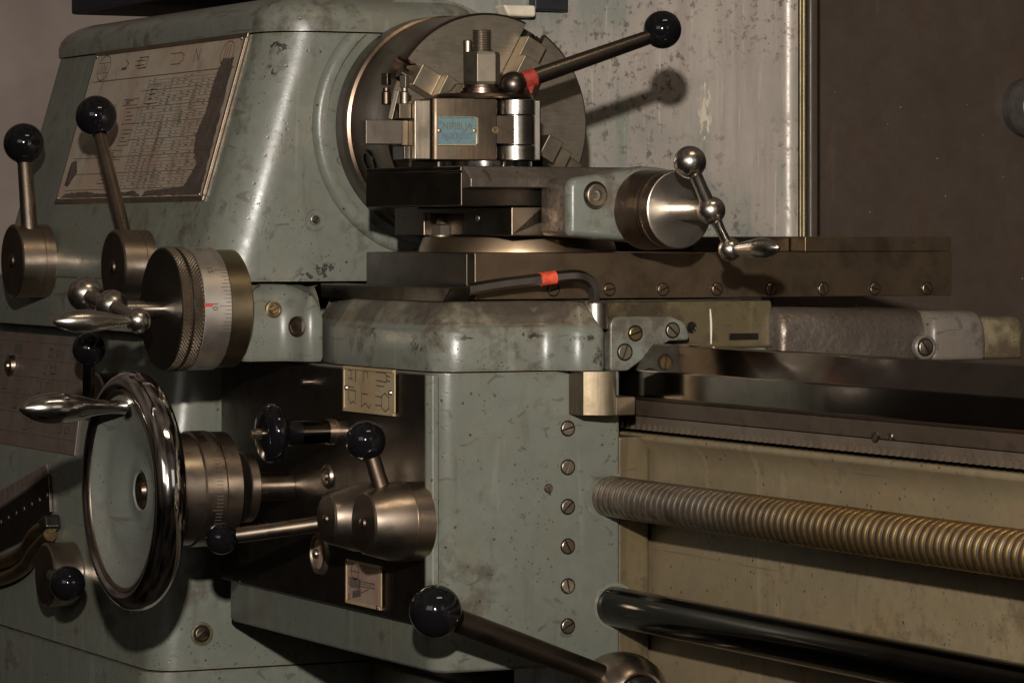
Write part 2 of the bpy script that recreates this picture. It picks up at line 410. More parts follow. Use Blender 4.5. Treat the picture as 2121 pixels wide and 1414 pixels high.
M_screwdark = metal('dark_screw_steel', (.17, .125, .085), .38, .1, (.06, .04, .025), .6, bump=.1)
def screw(parent, c, n, r, ang=None, mat=None, name='screw'):
    """slotted cheese head in an oily counterbore"""
    c = V(c); n, e1, e2 = frame(n); ang = random.uniform(0, PI) if ang is None else ang
    a = e1*math.cos(ang)+e2*math.sin(ang); b = n.cross(a)
    bm = B()
    lathe(bm, c, n, [(-.001, 0), (-.001, r*1.22), (.0003, r*1.22), (.0004, r*1.0), (.0004, 0)], 28, 1)
    g = r*.13; q0 = math.asin(g/r)
    for sgn in (1, -1):
        arc = [a*(r*math.cos(q0+(PI-2*q0)*k/12))+b*sgn*(r*math.sin(q0+(PI-2*q0)*k/12)) for k in range(13)]
        ins = [p*.9+b*sgn*g*.1 for p in arc]
        loft(bm, [[c+p+n*.0002 for p in arc], [c+p+n*.0011 for p in arc], [c+p+n*.0015 for p in ins]])
    return O(name, bm, [mat or random.choice((M_slidelight, M_hub, M_screwdark)), M_oilblack], parent, angle=30)
def knob(parent, c, r, to):
    """black ball knob with a small neck towards the shaft"""
    c, to = V(c), V(to); ax = (to-c).normalized(); bm = B()
    pr = [(-r*math.cos(PI*k/30), r*math.sin(PI*k/30) if k else 0) for k in range(27)]
    pr += [(r*1.0, r*.36), (r*1.0, 0)]
    lathe(bm, c, ax, pr, 56)
    return O('knob', bm, M_black, parent)
def grip_prof(L, r, nk):
    """machine handle: neck at 0, belly, rounded tip at L"""
    pts = [(0, nk*1.15), (.06, nk), (.16, nk*.98), (.30, nk*1.25), (.46, r*.86), (.60, r), (.74, r*.95), (.86, r*.74), (.94, r*.46), (.985, r*.18), (1, 0)]
    P = curve([(a, b, 0) for a, b in pts], 5)
    return [(0, 0)]+[(p.x*L, max(p.y, 0) if i < len(P)-1 else 0) for i, p in enumerate(P)]

# ================================================================== HEADSTOCK
XH = -.135
pA, pB = PX(530, 80, -.185), PX(437, 420, -.185)
def Yf(z): return pA.y+(pB.y-pA.y)*(z-pA.z)/(pB.z-pA.z)
HB = V((-.42, -.1, PX(560, 583, XH).z))
M_greenhead = paint('headstock_paint', GREEN, clusters=[(tuple(PX(u, v, X)-HB), (.02, .02, h)) for u, v, X, h in ((577, 100, XH-.018, .016), (568, 150, XH-.022, .016), (556, 592, XH, .012), (670, 560, XH, .014), (640, 575, XH, .012), (495, 530, XH-.03, .02), (690, 190, XH, .02))])
ztop = PX(600, 66, XH).z; zlow = PX(560, 583, XH).z
zk = -.028; YV = Yf(zk)
XL = -.86
def hs_ring(z, grow=0, yb=None):
    yf = Yf(max(z, zk)); yb = .035+.5*(ztop-z) if yb is None else yb
    pts = [(XL, yf), (XH, yf), (XH, yb), (XL, yb)]
    p = rpoly(pts, [.06, .052, .035, .03], 10)
    return r3(inset(p, -grow), z)
head = thing('headstock', 'grey-green lathe headstock with sloping front and large worn chart plate behind two levers', 'lathe headstock', (-.42, -.1, zlow))
bm = B(); zs = [zlow, zk-.008, zk, zk+.012]+[zk+.012+(ztop-zk-.012)*k/8 for k in range(1, 9)]
loft(bm, [hs_ring(z) for z in zs]); O('casting', bm, M_greenhead, head, angle=50)
bm = B()
yl = YV+.002
loft(bm, [r3(rpoly([(-1.0, yl), (-.345, yl), (-.345, .03), (-1.0, .03)], [.02, .03, .01, .01]), z) for z in (-.1075, zlow-.0005)])
O('lower_casting', bm, M_green, head)
bm = B()
loft(bm, [hs_ring(ztop+.0015, .0025)]+[[V((p.x, p.y, ztop+h)) for p in hs_ring(ztop, g)] for h, g in ((.012, .0025), (.021, -.0005), (.029, -.008), (.036, -.021), (.041, -.038), (.043, -.053))])
O('top_cover', bm, M_greenworn, head, angle=60)
# round boss around the spindle nose
CK = PX(1012, 257, 0); CY, CZ = CK.y, CK.z
bm = B(); lathe(bm, (XH, CY, CZ), (1, 0, 0), [(-.03, 0), (-.03, .1375), (.0, .1375), (.0035, .1365), (.0065, .1340), (.0080, .1305), (.0080, .1245), (.001, .123), (.001, 0)], 96)
bo = O('spindle_boss', bm, M_green, head, angle=60)
q = B(); box(q, XH-.02, XH+.03, CY-.3, CY+.3, ztop-.0005, ztop+.2); cut(bo, [q])
# chart plate: lies on the sloping front
def on_front(u, v, lift=0.0):
    q = ray(u, v); k = (pB.y-pA.y)/(pB.z-pA.z)
    t = (pA.y+k*(0-pA.z)-CAM.y)/(q.y-k*q.z)
    n = V((0, -1, k)).normalized()
    return CAM+q*t+n*lift
nF = V((0, -1, (pB.y-pA.y)/(pB.z-pA.z))).normalized()
c1, c2, c3, c4 = on_front(120, 416), on_front(420, 421), on_front(516, 81), on_front(206, 102)
z0, z1 = (c1.z+c2.z)/2, (c3.z+c4.z)/2
x0, x1 = (c1.x+c4.x)/2, (c2.x+c3.x)/2
eX = V((1, 0, 0)); eU = nF.cross(eX).normalized()*1
if eU.z < 0: eU = -eU
po = V((x0, Yf(z0), z0)); PW = x1-x0; PH = (z1-z0)/eU.z
bm = B()
prism(bm, [po+nF*.0004, po+eX*PW+nF*.0004, po+eX*PW+eU*PH+nF*.0004, po+eU*PH+nF*.0004], nF*.0016)
po2 = po+nF*.002
W = .0009
def pl(pts, w=W, closed=False): strip(bm, po2, eX, eU, [(a*PW, b*PH) for a, b in pts], w, 1, closed, .0002)
pl([(.035, .80), (.97, .80)], .0012)
for k in range(34):
    y = .08+.71*k/34; x_0 = .44 if y > .2 else .30
    if k % 5 == 0: pl([(.40 if y > .3 else .05, y), (.95, y)], .0008)
    else: pl([(x_0, y), (.95, y)], .0004)
for k in range(34):
    y = .0905+.71*k/34
    for j in range(12):
        if random.random() < .6:
            xx = .47+.04*j; pl([(xx, y), (xx+random.uniform(.006, .020), y)], .0011)
for x in (.44, .60, .95): pl([(x, .08), (x, .78)], .0009)
for x, y, w, h in ((.33, .50, .09, .10), (.34, .36, .07, .1), (.28, .27, .10, .06), (.45, .62, .08, .12), (.30, .62, .1, .04), (.19, .55, .06, .08), (.27, .12, .1, .1)):
    pl([(x, y), (x+w, y), (x+w, y+h), (x, y+h)], .0009, True)
    for j in range(3): pl([(x+w*.15, y+h*(.25+.25*j)), (x+w*random.uniform(.4, .9), y+h*(.25+.25*j))], .0012)
for cx_, r_ in ((.085, .020), (.905, .018)):
    strip(bm, po2, eX, eU, circ(cx_*PW, .89*PH, r_, 30, .75), .0012, 1, True, .0002)
    if cx_ < .5:
        for j in (-1, 0, 1): strip(bm, po2, eX, eU, [(cx_*PW+j*.009-.003, .89*PH-.004), (cx_*PW+j*.009, .89*PH+.004), (cx_*PW+j*.009+.003, .89*PH-.004)], .001, 1, False, .0002)
        strip(bm, po2, eX, eU, [((cx_)*PW-.018, .89*PH-.006), (cx_*PW+.018, .89*PH-.006)], .0008, 1, False, .0002)
        strip(bm, po2, eX, eU, [((cx_)*PW-.018, .89*PH+.006), (cx_*PW+.018, .89*PH+.006)], .0008, 1, False, .0002)
    else:
        for j in (-.007, 0, .007): strip(bm, po2, eX, eU, [(cx_*PW+j, .89*PH-.009), (cx_*PW+j, .89*PH+.009)], .0012, 1, False, .0002)
for x, kind in ((.23, 0), (.33, 1), (.34, 1), (.58, 2), (.70, 3)):
    q = [(x, .86), (x+.05, .86), (x+.05, .93), (x, .93)]
    if kind == 0: pl([(x, .86), (x+.03, .90), (x, .93)], .0012); pl([(x-.01, .87), (x+.02, .87)], .003)
    if kind == 1: pl(q, .0011, True); pl([(x-.02, .88), (x+.03, .88)], .0011); pl([(x-.02, .91), (x+.03, .91)], .0011)
    if kind == 2: pl([(x-.04, .93), (x+.03, .93), (x+.05, .91), (x+.05, .88), (x+.03, .86), (x-.02, .86)], .0012)
    if kind == 3: pl([(x, .86), (x, .94), (x+.03, .87), (x+.03, .94)], .0012)
rs_ = random.Random(11)
def blot(pts):
    P = [V(p).to_2d() for p in pts]; out = []
    for a, b in zip(P, P[1:]+P[:1]):
        for k in range(16): out.append(a+(b-a)*k/16+V((rs_.uniform(-.0035, .0035), rs_.uniform(-.0045, .0045))))
    bm.faces.new([bm.verts.new(po2+eX*(q.x*PW)+eU*(q.y*PH)+nF*.0001) for q in out]).material_index = 2
blot([(.885, .86), (.955, .86), (.97, .30), (.975, .03), (.60, .03), (.62, .06), (.86, .085), (.90, .22), (.86, .30), (.845, .40), (.87, .55), (.865, .70)])
blot([(.03, .03), (.59, .03), (.55, .065), (.32, .05), (.20, .07), (.06, .06)])
blot([(.03, .12), (.06, .10), (.10, .20), (.075, .28), (.04, .27)])
chart = O('chart_plate', bm, [M_chart, M_ink, M_stain], head, label='worn yellowish metal chart plate with engraved table')
bm = B(); fr = .0045
for a, b, c, d, hh in ((-.001, PW+.001, -.001, fr, .0024), (-.001, PW+.001, PH-fr, PH+.001, .0024), (-.001, fr*.5, fr+.0005, PH-fr-.0005, .0018), (PW-fr*.6, PW+.002, fr+.0005, PH-fr-.0005, .0034)):
    prism(bm, [po+eX*a+eU*c+nF*.0005, po+eX*b+eU*c+nF*.0005, po+eX*b+eU*d+nF*.0005, po+eX*a+eU*d+nF*.0005], nF*hh)
O('frame', bm, M_frame, chart, bevel=.0006, segs=2)
for a, b in ((.02, .03), (.98, .03), (.98, .97), (.02, .97)):
    bm = B(); p = po+eX*(a*PW)+eU*(b*PH)+nF*.0038; lathe(bm, p, nF, [(0, .0022), (.0007, .0018), (.001, 0)], 14); O('rivet', bm, M_bright, chart)
# round filler screw in the end face
p = PX(652, 455, XH); bm = B()
lathe(bm, p, (1, 0, 0), [(0, .0125), (.0008, .0122), (.001, .011), (.0002, .0102), (.0002, .0058), (.0022, .0052), (.0028, .004), (.0028, 0)], 40)
O('round_plug', bm, [M_green], head)
screw(head, p+V((.0026, 0, 0)), (1, 0, 0), .0035, .9)

# tray on the headstock
c = PY(143, 31, -.135); tz = c.z
bm = B(); x_, y_ = c.x, -.135
loft(bm, [r3(rpoly([(x_, y_), (x_+.44, y_), (x_+.44, .08), (x_, .08)], .012), z) for z in (tz, tz+.004, tz+.008, tz+.05)])
tag(O('tool_tray', bm, M_tray, bevel=.003), 'black tray lying on top of the headstock at the upper left corner', 'tray')

# gear levers on the headstock
def lever(label, face, rear_len, r, sh0, sh1, kn, rk, sr, yface, cone=None, name='gear_lever', mat=M_hub, group=None, kdy=0.0, shm=M_shaft):
    f = PY(face[0], face[1], yface); k = mpp(f); R = r*k
    t = thing(name, label, 'lever', (f.x, yface+rear_len, f.z), group)
    bm = B(); L = rear_len; rf = R if cone is None else cone*k
    lathe(bm, f, (0, 1, 0), [(.0015, 0), (.0015, rf*.30), (.0002, rf*.34), (.0, rf*.5), (0, rf-.0016), (.0014, rf)] + ([(L*.45, R*.97)] if cone else []) + [(L*.68, R), (L*.69, R*.985), (L*.70, R), (L, R)], 72)
    O('hub', bm, mat, t, angle=25)
    bm = B(); lathe(bm, f+V((0, -.0002, 0)), (0, 1, 0), [(.0, 0), (-.0002, rf*.92), (.0004, rf*.94), (.0004, 0)], 64); O('hub_face', bm, M_hubdark, t)  # darker disc over the hub front, paints the shade on that side
    bm = B(); lathe(bm, f, (0, -1, 0), [(0, 0), (.0, rf*.20), (.0022, rf*.17), (.003, rf*.08), (.0032, 0)], 24); O('pivot_pin', bm, M_hubdark, t)
    a = PY(sh0[0], sh0[1], yface+L*.42); b = PY(sh1[0], sh1[1], yface+L*.42+kdy); n = PY(kn[0], kn[1], yface+L*.42+kdy)
    bm = B(); rr = [q*mpp(a)/2 for q in sr]; tube(bm, [a+(a-b)*.25, a, (a+b)/2, b], [rr[0], rr[0], (rr[0]+rr[1])/2, rr[1]], 28); O('shaft', bm, shm, t)
    knob(t, n, rk*mpp(n), b)
    return t
G1 = 'ball-ended gear levers on the headstock front'
lever('leftmost upright gear lever, brown shaft and black ball knob against bare green paint', (25, 540), .040, 76, (60, 462), (51, 338), (49, 297), 42, (34, 30), YV-.039, group=G1)
lever('shiny gear lever leaning across the worn chart plate, black ball knob', (234, 553), .037, 77, (254, 470), (207, 283), (199, 241), 43, (30, 25), YV-.036, group=G1)

# ================================================================== CHUCK
chuck = thing('lathe_chuck', 'round brown steel four-jaw chuck on the spindle behind the tool post', 'lathe chuck', (0, CY, CZ))
bm = B(); R = .1128
lathe(bm, (0, CY, CZ), (1, 0, 0), [(-.128, 0), (-.128, R+.001), (-.126, R+.002), (-.096, R+.002), (-.0945, R-.001), (-.0915, R-.001), (-.090, R), (-.0025, R), (0, R-.0025), (0, .028), (-.004, .025), (-.03, .025), (-.03, 0)], 128)
body = O('chuck_body', bm, [M_chuckside, M_chuck], chuck, angle=25)
A0 = math.radians(61); dirs = []
for k in range(4):
    a = A0+k*PI/2; er = V((0, math.cos(a), math.sin(a))); et = V((0, -math.sin(a), math.cos(a))); dirs.append((er, et))
cuts = []
for er, et in dirs:
    q = B(); obox(q, V((-.012, CY, CZ))+er*.085, V((.0145, 0, 0)), et*.0125, er*.045); cuts.append(q)
    q = B(); obox(q, V((-.016, CY, CZ))+er*.085, V((.006, 0, 0)), et*.0165, er*.045); cuts.append(q)
q = B(); cyl(q, PX(768, 325, -.03)+V((-.03, -.06, 0)), V((-.075, CY, CZ))+V((0, 0, 0))+V((0, -.06, -.02)), .010, seg=24)
cut(body, cuts)
for p in body.data.polygons:
    p.material_index = 1 if p.normal.x > .9 and p.center.x > -.001 else 0
key_a = math.radians(200)
bm = B(); e_ = V((0, math.cos(key_a), math.sin(key_a)))
lathe(bm, V((-.06, CY, CZ))+e_*(R-.004), e_, [(0, 0), (.001, .0095), (.005, .0098), (.0052, .0125), (.0038, .0135)], 32); O('key_socket', bm, M_oilblack, chuck)
for i, (er, et) in enumerate(dirs):
    sh = (0, .004, -.008, .010)[i]
    bm = B(); C0 = V((0, CY, CZ)); w = .0120
    prof = [(-.02, .034), (.050, .034), (.050, .052), (.034, .052), (.034, .073), (.019, .073), (.019, .096), (-.02, .096)]
    prism(bm, [C0+V((x, 0, 0))+er*(r+sh)-et*w for x, r in prof], et*2*w)
    O('jaw', bm, M_jaw, chuck, bevel=.0012, segs=2)
    bm = B(); cyl(bm, C0+V((-.012, 0, 0))+er*(.096+sh), C0+V((-.012, 0, 0))+er*.107, .0065, seg=20); O('jaw_screw', bm, M_oilblack, chuck)

# ================================================================== CHIP GUARD, PANEL, BACKGROUND
XG = -.25
gl, gr_, gt, gb = PX(1000, 0, XG), PX(1641, 0, XG), PX(1641, -60, XG), PX(1641, 560, XG)
guard = thing('chip_guard', 'scratched bare-metal chip guard sheet standing upright behind the chuck', 'chip guard', (XG, gr_.y, gb.z))
bm = B(); y0, y1 = CY-.0, gr_.y
lip = [V((XG, y0))]+[V((XG+.013-.013*math.cos(PI/2*k/8), y1-.013+.013*math.sin(PI/2*k/8))) for k in range(9)]+[V((XG+.009, y1)), V((XG-.004, y1-.004)), V((XG-.004, y0))]
loft(bm, [r3(lip, z) for z in (gb.z, gt.z)])
O('sheet', bm, M_guard, guard, angle=50)
bm = B(); ya, yb = y1+.0005, PX(1667, 0, XG).y; box(bm, XG-.035, XG-.012, ya, yb, gb.z, gt.z); O('edge_strip', bm, M_slide, guard, bevel=.002)
bm = B(); yc = PX(1676, 0, XG).y; n = 120; pts = []
for k in range(n+1): pts.append(V((XG-.012, yc, gb.z+(gt.z-gb.z)*k/n)))
tube(bm, pts, [.0032+.0006*(k % 2) for k in range(n+1)], 12)
tube(bm, [p+V((.001, -.0048, 0)) for p in pts], [.0022]*(n+1), 10)
O('bead', bm, M_bead, guard)
bm = B(); y2, y3 = PX(1684, 0, XG).y, PX(1704, 0, XG).y
loft(bm, [r3(rpoly([(XG-.04, y2), (XG-.008, y2), (XG-.008, y3), (XG-.04, y3)], [0, .004, .004, 0], 5), z) for z in (gb.z, gt.z)])
O('frame_post', bm, M_brown, guard, angle=50)
bm = B(); XP = -.42; a, b = PX(1600, 0, XP), PX(2400, 0, XP)
box(bm, XP-.03, XP, a.y, b.y, -.55, .42)
tag(O('cabinet_panel', bm, M_brown, bevel=.004), 'large plain dark brown sheet-metal panel on the right behind the slide', 'panel')
bm = B(); box(bm, -2.6, -2.57, -.25, 1.6, -1.2, 1.6); tag(O('wall', bm, M_wall), None, None, kind='structure')
# roller at the right edge
c = PX(2150, 222, -.395)
roll = thing('tailstock_nose', 'dark grey round nose of a casting poking in at the right edge', 'machine part', c)
bm = B(); lathe(bm, c, (1, 0, 0), [(-.0252, 0), (-.0252, .0368), (-.008, .038), (-.003, .0360), (0, .0345), (0, 0)], 64); O('nose_casting', bm, M_grey, roll, angle=25)
bm = B(); lathe(bm, c, (1, 0, 0), [(.0003, 0), (.0015, .020), (.0003, .022)], 48); O('end_cap', bm, M_grey, roll)
# cream fitting and black block above the chuck
c = PX(1072, 24, -.235); k = mpp(c); bm = B()
obox(bm, c, (.012, 0, 0), V((0, 32*k, 0)), V((0, 0, 12*k))); bmesh.ops.translate(bm, verts=[v for v in bm.verts if v.co.y < c.y and v.co.z > c.z], vec=(0, -.006, 0))
tag(O('lamp_base', bm, M_creamobj, bevel=.003), 'pale cream enamelled fitting peeking out behind the headstock cover', 'fitting')
c = PX(1136, 8, -.24); k = mpp(c); bm = B(); obox(bm, c, (.008, 0, 0), V((0, 35*k/cs, 0)), V((0, 0, 15*k)))
tag(O('rubber_block', bm, M_tray, bevel=.002), 'small black rubber block at the top edge above the chuck', 'block')

# ================================================================== BED, BASE
bed = thing('lathe_bed', 'long lathe bed with dark polished front way above an olive-cream side wall', 'lathe bed', (.4, .05, -.40))
e = PX(1300, 765, .23); yb_, zb_ = e.y, e.z
zu = PX(1300, 824, .23).z
bm = B(); prof = [(yb_, zb_), (yb_+.021, zb_+.024), (yb_+.030, zb_+.025), (yb_+.05, zb_+.004), (yb_+.25, zb_+.004), (yb_+.25, zu-.02), (yb_+.024, zu-.02), (yb_+.006, zu-.0005), (yb_, zu+.002)]
prism(bm, [(-.33, y, z) for y, z in prof], (1.9, 0, 0)); O('front_way', bm, M_way, bed, bevel=.0012, segs=2)
rz0, rz1 = zu-.0195, PX(1300, 890, .23).z
bm = B(); prof = [(yb_+.010, zu-.004), (yb_+.016, zu-.0195), (yb_+.016, rz1+.004), (yb_+.05, rz1-.002), (yb_+.05, zu-.004)]
yr = yb_+.012
bm = B(); pitch = .0112; n = int(1.75/pitch); pts = [(-.25, yr, zu-.018)]
for k in range(n):
    x = -.25+k*pitch; pts += [(x, yr, rz1+.007), (x+pitch*.25, yr, rz1), (x+pitch*.5, yr, rz1), (x+pitch*.75, yr, rz1+.007)]
pts += [(-.25+n*pitch, yr, rz1+.007), (-.25+n*pitch, yr, zu-.018)]
prism(bm, pts, (0, .018, 0)); O('rack', bm, M_rack, bed, angle=20)
bm = B(); prism(bm, [(-.25, yr+.0185, zu-.016), (-.25, yr+.001, zu-.017), (-.25, yb_+.007, zu-.002), (-.25, yb_+.03, zu-.001), (-.25, yb_+.03, zu-.016)], (1.75, 0, 0))
O('rack_shoulder', bm, M_shoulder, bed)
for u, v, r in ((1813, 899, .0062), (1846, 903, .0036)): screw(bed, PY(u, v, yr), (0, -1, 0), r, .8, mat=M_hub)
bm = B(); ys = PX(1345, 1100, .23).y
zs_ = rz1-.004
prof = [(yr+.004, zs_), (yr+.003, zs_-.005), (ys, zs_-.016), (ys+.004, zs_-.03), (ys+.004, -.62), (ys+.3, -.62), (ys+.3, zs_)]
prism(bm, [(-.33, y, z) for y, z in prof], (1.9, 0, 0)); O('side_wall', bm, M_cream, bed, bevel=.004, segs=4)

bm = B(); X0 = -.335; e = PX(320, 1392, X0); ygf, zgb = e.y, e.z
gb_ = thing('feed_gearbox', 'grey-green feed gearbox below the headstock with a brown chart plate and slanted slot', 'gearbox', (-.7, ygf, zgb))
def gring(z, yo):
    return r3(rpoly([(-1.1, ygf+yo), (X0, ygf+yo), (X0, .03), (-1.1, .03)], [0, .035, .01, 0], 9), z)
zt = -.109; zm = -.255
loft(bm, [gring(zt, .022), gring(zm, .004), gring(zm-.012, .0), gring(zgb+.0006, 0)])
O('casting', bm, M_green, gb_, angle=50)
bm = B(); loft(bm, [[V((p.x, p.y-.006, p.z)) for p in gring(zgb-.0012, 0)], [V((p.x, p.y-.006, p.z)) for p in gring(-.62, 0)]])
# machine base below
base = thing('machine_base', 'green machine base and oily drip pan along the bottom edge of the picture', 'machine base', (-.6, 0, -.62))
O('plinth', bm, M_green, base)
bm = B(); prism(bm, [(-.33, ys-.05, -.47), (-.33, ys-.02, -.455), (-.33, ys+.002, -.455), (-.33, ys+.002, -.62), (-.33, ys-.05, -.62)], (1.9, 0, 0)); O('drip_pan', bm, M_olive, base, bevel=.004)
# brown chart on the gearbox
k_ = -.018/(zt-zm)*-1
def on_gb(u, v, lift=0.0):
    k2 = (.022-.004)/(zt-zm); q = ray(u, v); y0_ = ygf+.004-k2*zm
    t = (y0_-CAM.y)/(q.y-k2*q.z); return CAM+q*t+V((0, -1, k2)).normalized()*lift
nG = V((0, -1, (.018)/(zt-zm))).normalized(); eG = nG.cross(eX).normalized(); eG = eG if eG.z > 0 else -eG
a, b, c = on_gb(64, 692), on_gb(139, 940), on_gb(166, 700)
W2 = (c.x-(-1.05)); xr = c.x; H2 = (a.z-b.z)/eG.z
po = V((-1.05, b.y, b.z)); bm = B()
xl = -1.05
def q4(x_0, x_1, h0, h1): return [po+eX*x_0+eG*h0+nG*.0004, po+eX*x_1+eG*h0+nG*.0004, po+eX*x_1+eG*h1+nG*.0004, po+eX*x_0+eG*h1+nG*.0004]
PWg = b.x-po.x+.03
prism(bm, q4(0, PWg, 0, H2), nG*.0016)
pg = po+nG*.002
def pl2(pts, w=.0011, closed=False): strip(bm, pg, eX, eG, pts, w, 1, closed, .0002)
for y in (.12, .30, .46, .62, .78, .93): pl2([(PWg-.40, y*H2), (PWg-.012, y*H2)])
for x in (.05, .10, .16, .23, .30): pl2([(PWg-x, .30*H2), (PWg-x, .93*H2)], .0009)
for j in range(26):
    x, y = PWg-random.uniform(.03, .36), random.choice((.2, .38, .54, .70, .85))*H2; w, h = random.uniform(.006, .018), random.uniform(.006, .014)
    pl2([(x, y-h/2), (x+w, y-h/2), (x+w, y+h/2), (x, y+h/2)], .0012, random.random() < .6)
pl2([(PWg-.25, .86*H2), (PWg-.235, .86*H2)], .012)
O('chart_plate', bm, [M_chart2, M_ink], gb_, label='brown metal chart plate with engraved symbols')
# slanted quadrant with holes, letter strip
yq = ygf-.0005
def qy(u, v): return PY(u, v, yq)
bm = B(); prism(bm, [qy(-90, 1116), qy(-90, 1186), qy(40, 1125), qy(92, 1090), qy(110, 1060), qy(107, 985)], (0, -.004, 0)); O('quadrant', bm, M_cover, gb_, bevel=.0008)
bm = B(); prism(bm, [qy(-90, 1068), qy(-90, 1110), qy(104, 983), qy(99, 962)], (0, -.0025, 0)); L0, L1 = qy(-60, 1068), qy(98, 974)
ld = (L1-L0); lu = V((0, -1, 0)).cross(ld).normalized()
if lu.z < 0: lu = -lu
ld_n = ld.normalized()
for j in range(16):
    c = L0+ld*(j+.4)/16+V((0, -.0026, 0))-lu*.001
    strip(bm, c, ld_n, lu, [(-.004, -.006), (0, .006), (.003, -.004)] if j % 3 else [(-.003, -.006), (-.003, .006), (.003, .006), (.003, -.002)], .0012, 1, False, .0002)
O('letter_strip', bm, [M_chart2, M_ink], gb_)
for j in range(7):
    c = PY(2+16*j, 1081-9.2*j, yq-.0042); bm = B(); lathe(bm, c, (0, -1, 0), [(0, .0030), (.0008, .0024), (.0008, 0)], 14); O('index_hole_glint', bm, M_bright, gb_)  # bright steel studs imitate the glints in small holes
    if j in (4, 5):
        c = PY(8+16*j, 1063-11*j+20, yq-.0042)
c = PX(418, 1312, X0); bm = B(); lathe(bm, c, (1, 0, 0), [(-.001, .013), (.0015, .0125), (.002, .0105), (.0006, .009), (.0006, 0)], 36); O('drain_boss', bm, M_olive, gb_)
screw(gb_, c+V((.0008, 0, 0)), (1, 0, 0), .0075, .6)
bm = B(); q = PY(22, 757, ygf+.012); lathe(bm, q, (0, -1, 0), [(-.004, 0), (-.004, .0135), (.003, .012), (.004, .006), (.0065, .005), (.0065, 0)], 24); O('oil_cup', bm, M_hub, gb_)
# gearbox levers
y_ = ygf-.03
t = thing('selector_lever', 'short dark lever with black ball knob standing behind the chrome wheel handle', 'lever', PY(196, 830, ygf+.01))
bm = B(); p = PY(196, 832, ygf-.01); lathe(bm, p, (0, 1, 0), [(0, 0), (0, 56*mpp(p)), (.002, 60*mpp(p)), (.03, 60*mpp(p)), (.03, 0)], 48); O('hub', bm, M_hub, t)
n1 = PY(184, 723, y_); bm = B(); tube(bm, [PY(182, 840, y_+.01), PY(184, 755, y_)], .0065, 20); O('shaft', bm, M_darkrod, t)
knob(t, n1, 34.5*mpp(n1), PY(184, 790, y_))
t = thing('tumbler_lever', 'brown hub with black ball knob and curved brass arm at the bottom left', 'lever', PY(92, 1190, ygf))
p = PY(92, 1190, ygf-.035); k = mpp(p)
bm = B(); lathe(bm, p, (0, 1, 0), [(0, 0), (0, 62*k), (.002, 66*k), (.034, 66*k), (.034, 0)], 56); O('hub', bm, M_hub, t, angle=25)
bm = B(); lathe(bm, p, (0, -1, 0), [(.0001, 0), (.0004, 58*k), (.0001, 60*k)], 48); O('hub_face', bm, M_hubdark, t)
n1 = PY(140, 1208, ygf-.06); knob(t, n1, 37*mpp(n1), PY(110, 1190, ygf-.03))
bm = B(); tube(bm, [PY(110, 1190, ygf-.03), n1], .008, 18); O('shaft', bm, M_darkrod, t)
for dv, nm in ((0, .0085), (34, .008)):
    bm = B(); tube(bm, curve([PY(-40, 1172+dv, ygf-.012), PY(15, 1160+dv, ygf-.012), PY(52, 1138+dv, ygf-.012), PY(74, 1104+dv, ygf-.012), PY(104, 1086+dv*.6, ygf-.010)], 8), nm, 18); O('arm', bm, M_brass, t)
bm = B(); c = PY(103, 1084, ygf-.012); obox(bm, c, (.011, 0, .004), (0, .010, 0), (-.003, 0, .008)); O('rubber_cap', bm, M_oilblack, t, bevel=.004)

# ================================================================== LEADSCREW AND FEED ROD
c = PX(1256, 1026, .23); RL = 43*mpp(c); yl_, zl_ = c.y, c.z
ls = thing('leadscrew', 'thick golden-brown threaded leadscrew running out of the apron to the right', 'leadscrew', (.8, yl_, zl_))
bm = B(); pt = .0111; SEG = 56; Xs, Xe = .2, 1.06; turns = int((Xe-Xs)/pt)
PH = ((0.0, .0001), (.08, .0001), (.20, .0004), (.33, .0010), (.45, .0018), (.60, .0040), (.95, .0040)); npf = len(PH); rows = []
for j in range(turns+1):
    for ph, dr in PH:
        rows.append([bm.verts.new((Xs+(j+ph+k/SEG)*pt, yl_+(RL-dr)*math.cos(-2*PI*k/SEG), zl_+(RL-dr)*math.sin(-2*PI*k/SEG))) for k in range(SEG)])
for i in range(len(rows)-npf-1):
    for k in range(SEG):
        a, b = rows[i], rows[i+1]
        if k < SEG-1: q = (a[k], b[k], b[k+1], a[k+1])
        else: q = (a[k], b[k], rows[i+1+npf][0], rows[i+npf][0])
        f = bm.faces.new(q); f.material_index = 1 if i % npf in (0, 4, 5, 6) else 0
O('thread', bm, [M_screwthread, M_threaddirt], ls, angle=34)
c = PX(1268, 1254, .23); yr_, zr_ = c.y, c.z; RF = 41*mpp(c)
fr_ = thing('feed_rod', 'smooth black polished feed rod below the threaded leadscrew', 'feed rod', (.8, yr_, zr_))
bm = B(); prof = []
for k in range(64):
    a = 2*PI*k/64
    r = RF
    prof.append(V((.2, yr_+r*math.cos(a), zr_+r*math.sin(a))))
prism(bm, prof, (.9, 0, 0)); ro = O('rod', bm, M_rod, fr_, angle=20)
q = B(); ang = math.radians(122); en = V((0, math.cos(ang), math.sin(ang))); et = V((0, -math.sin(ang), math.cos(ang)))
obox(q, V((.66, yr_, zr_))+en*(RF+.001), V((.42, 0, 0)), et*.0028, en*.0042); cut(ro, [q])

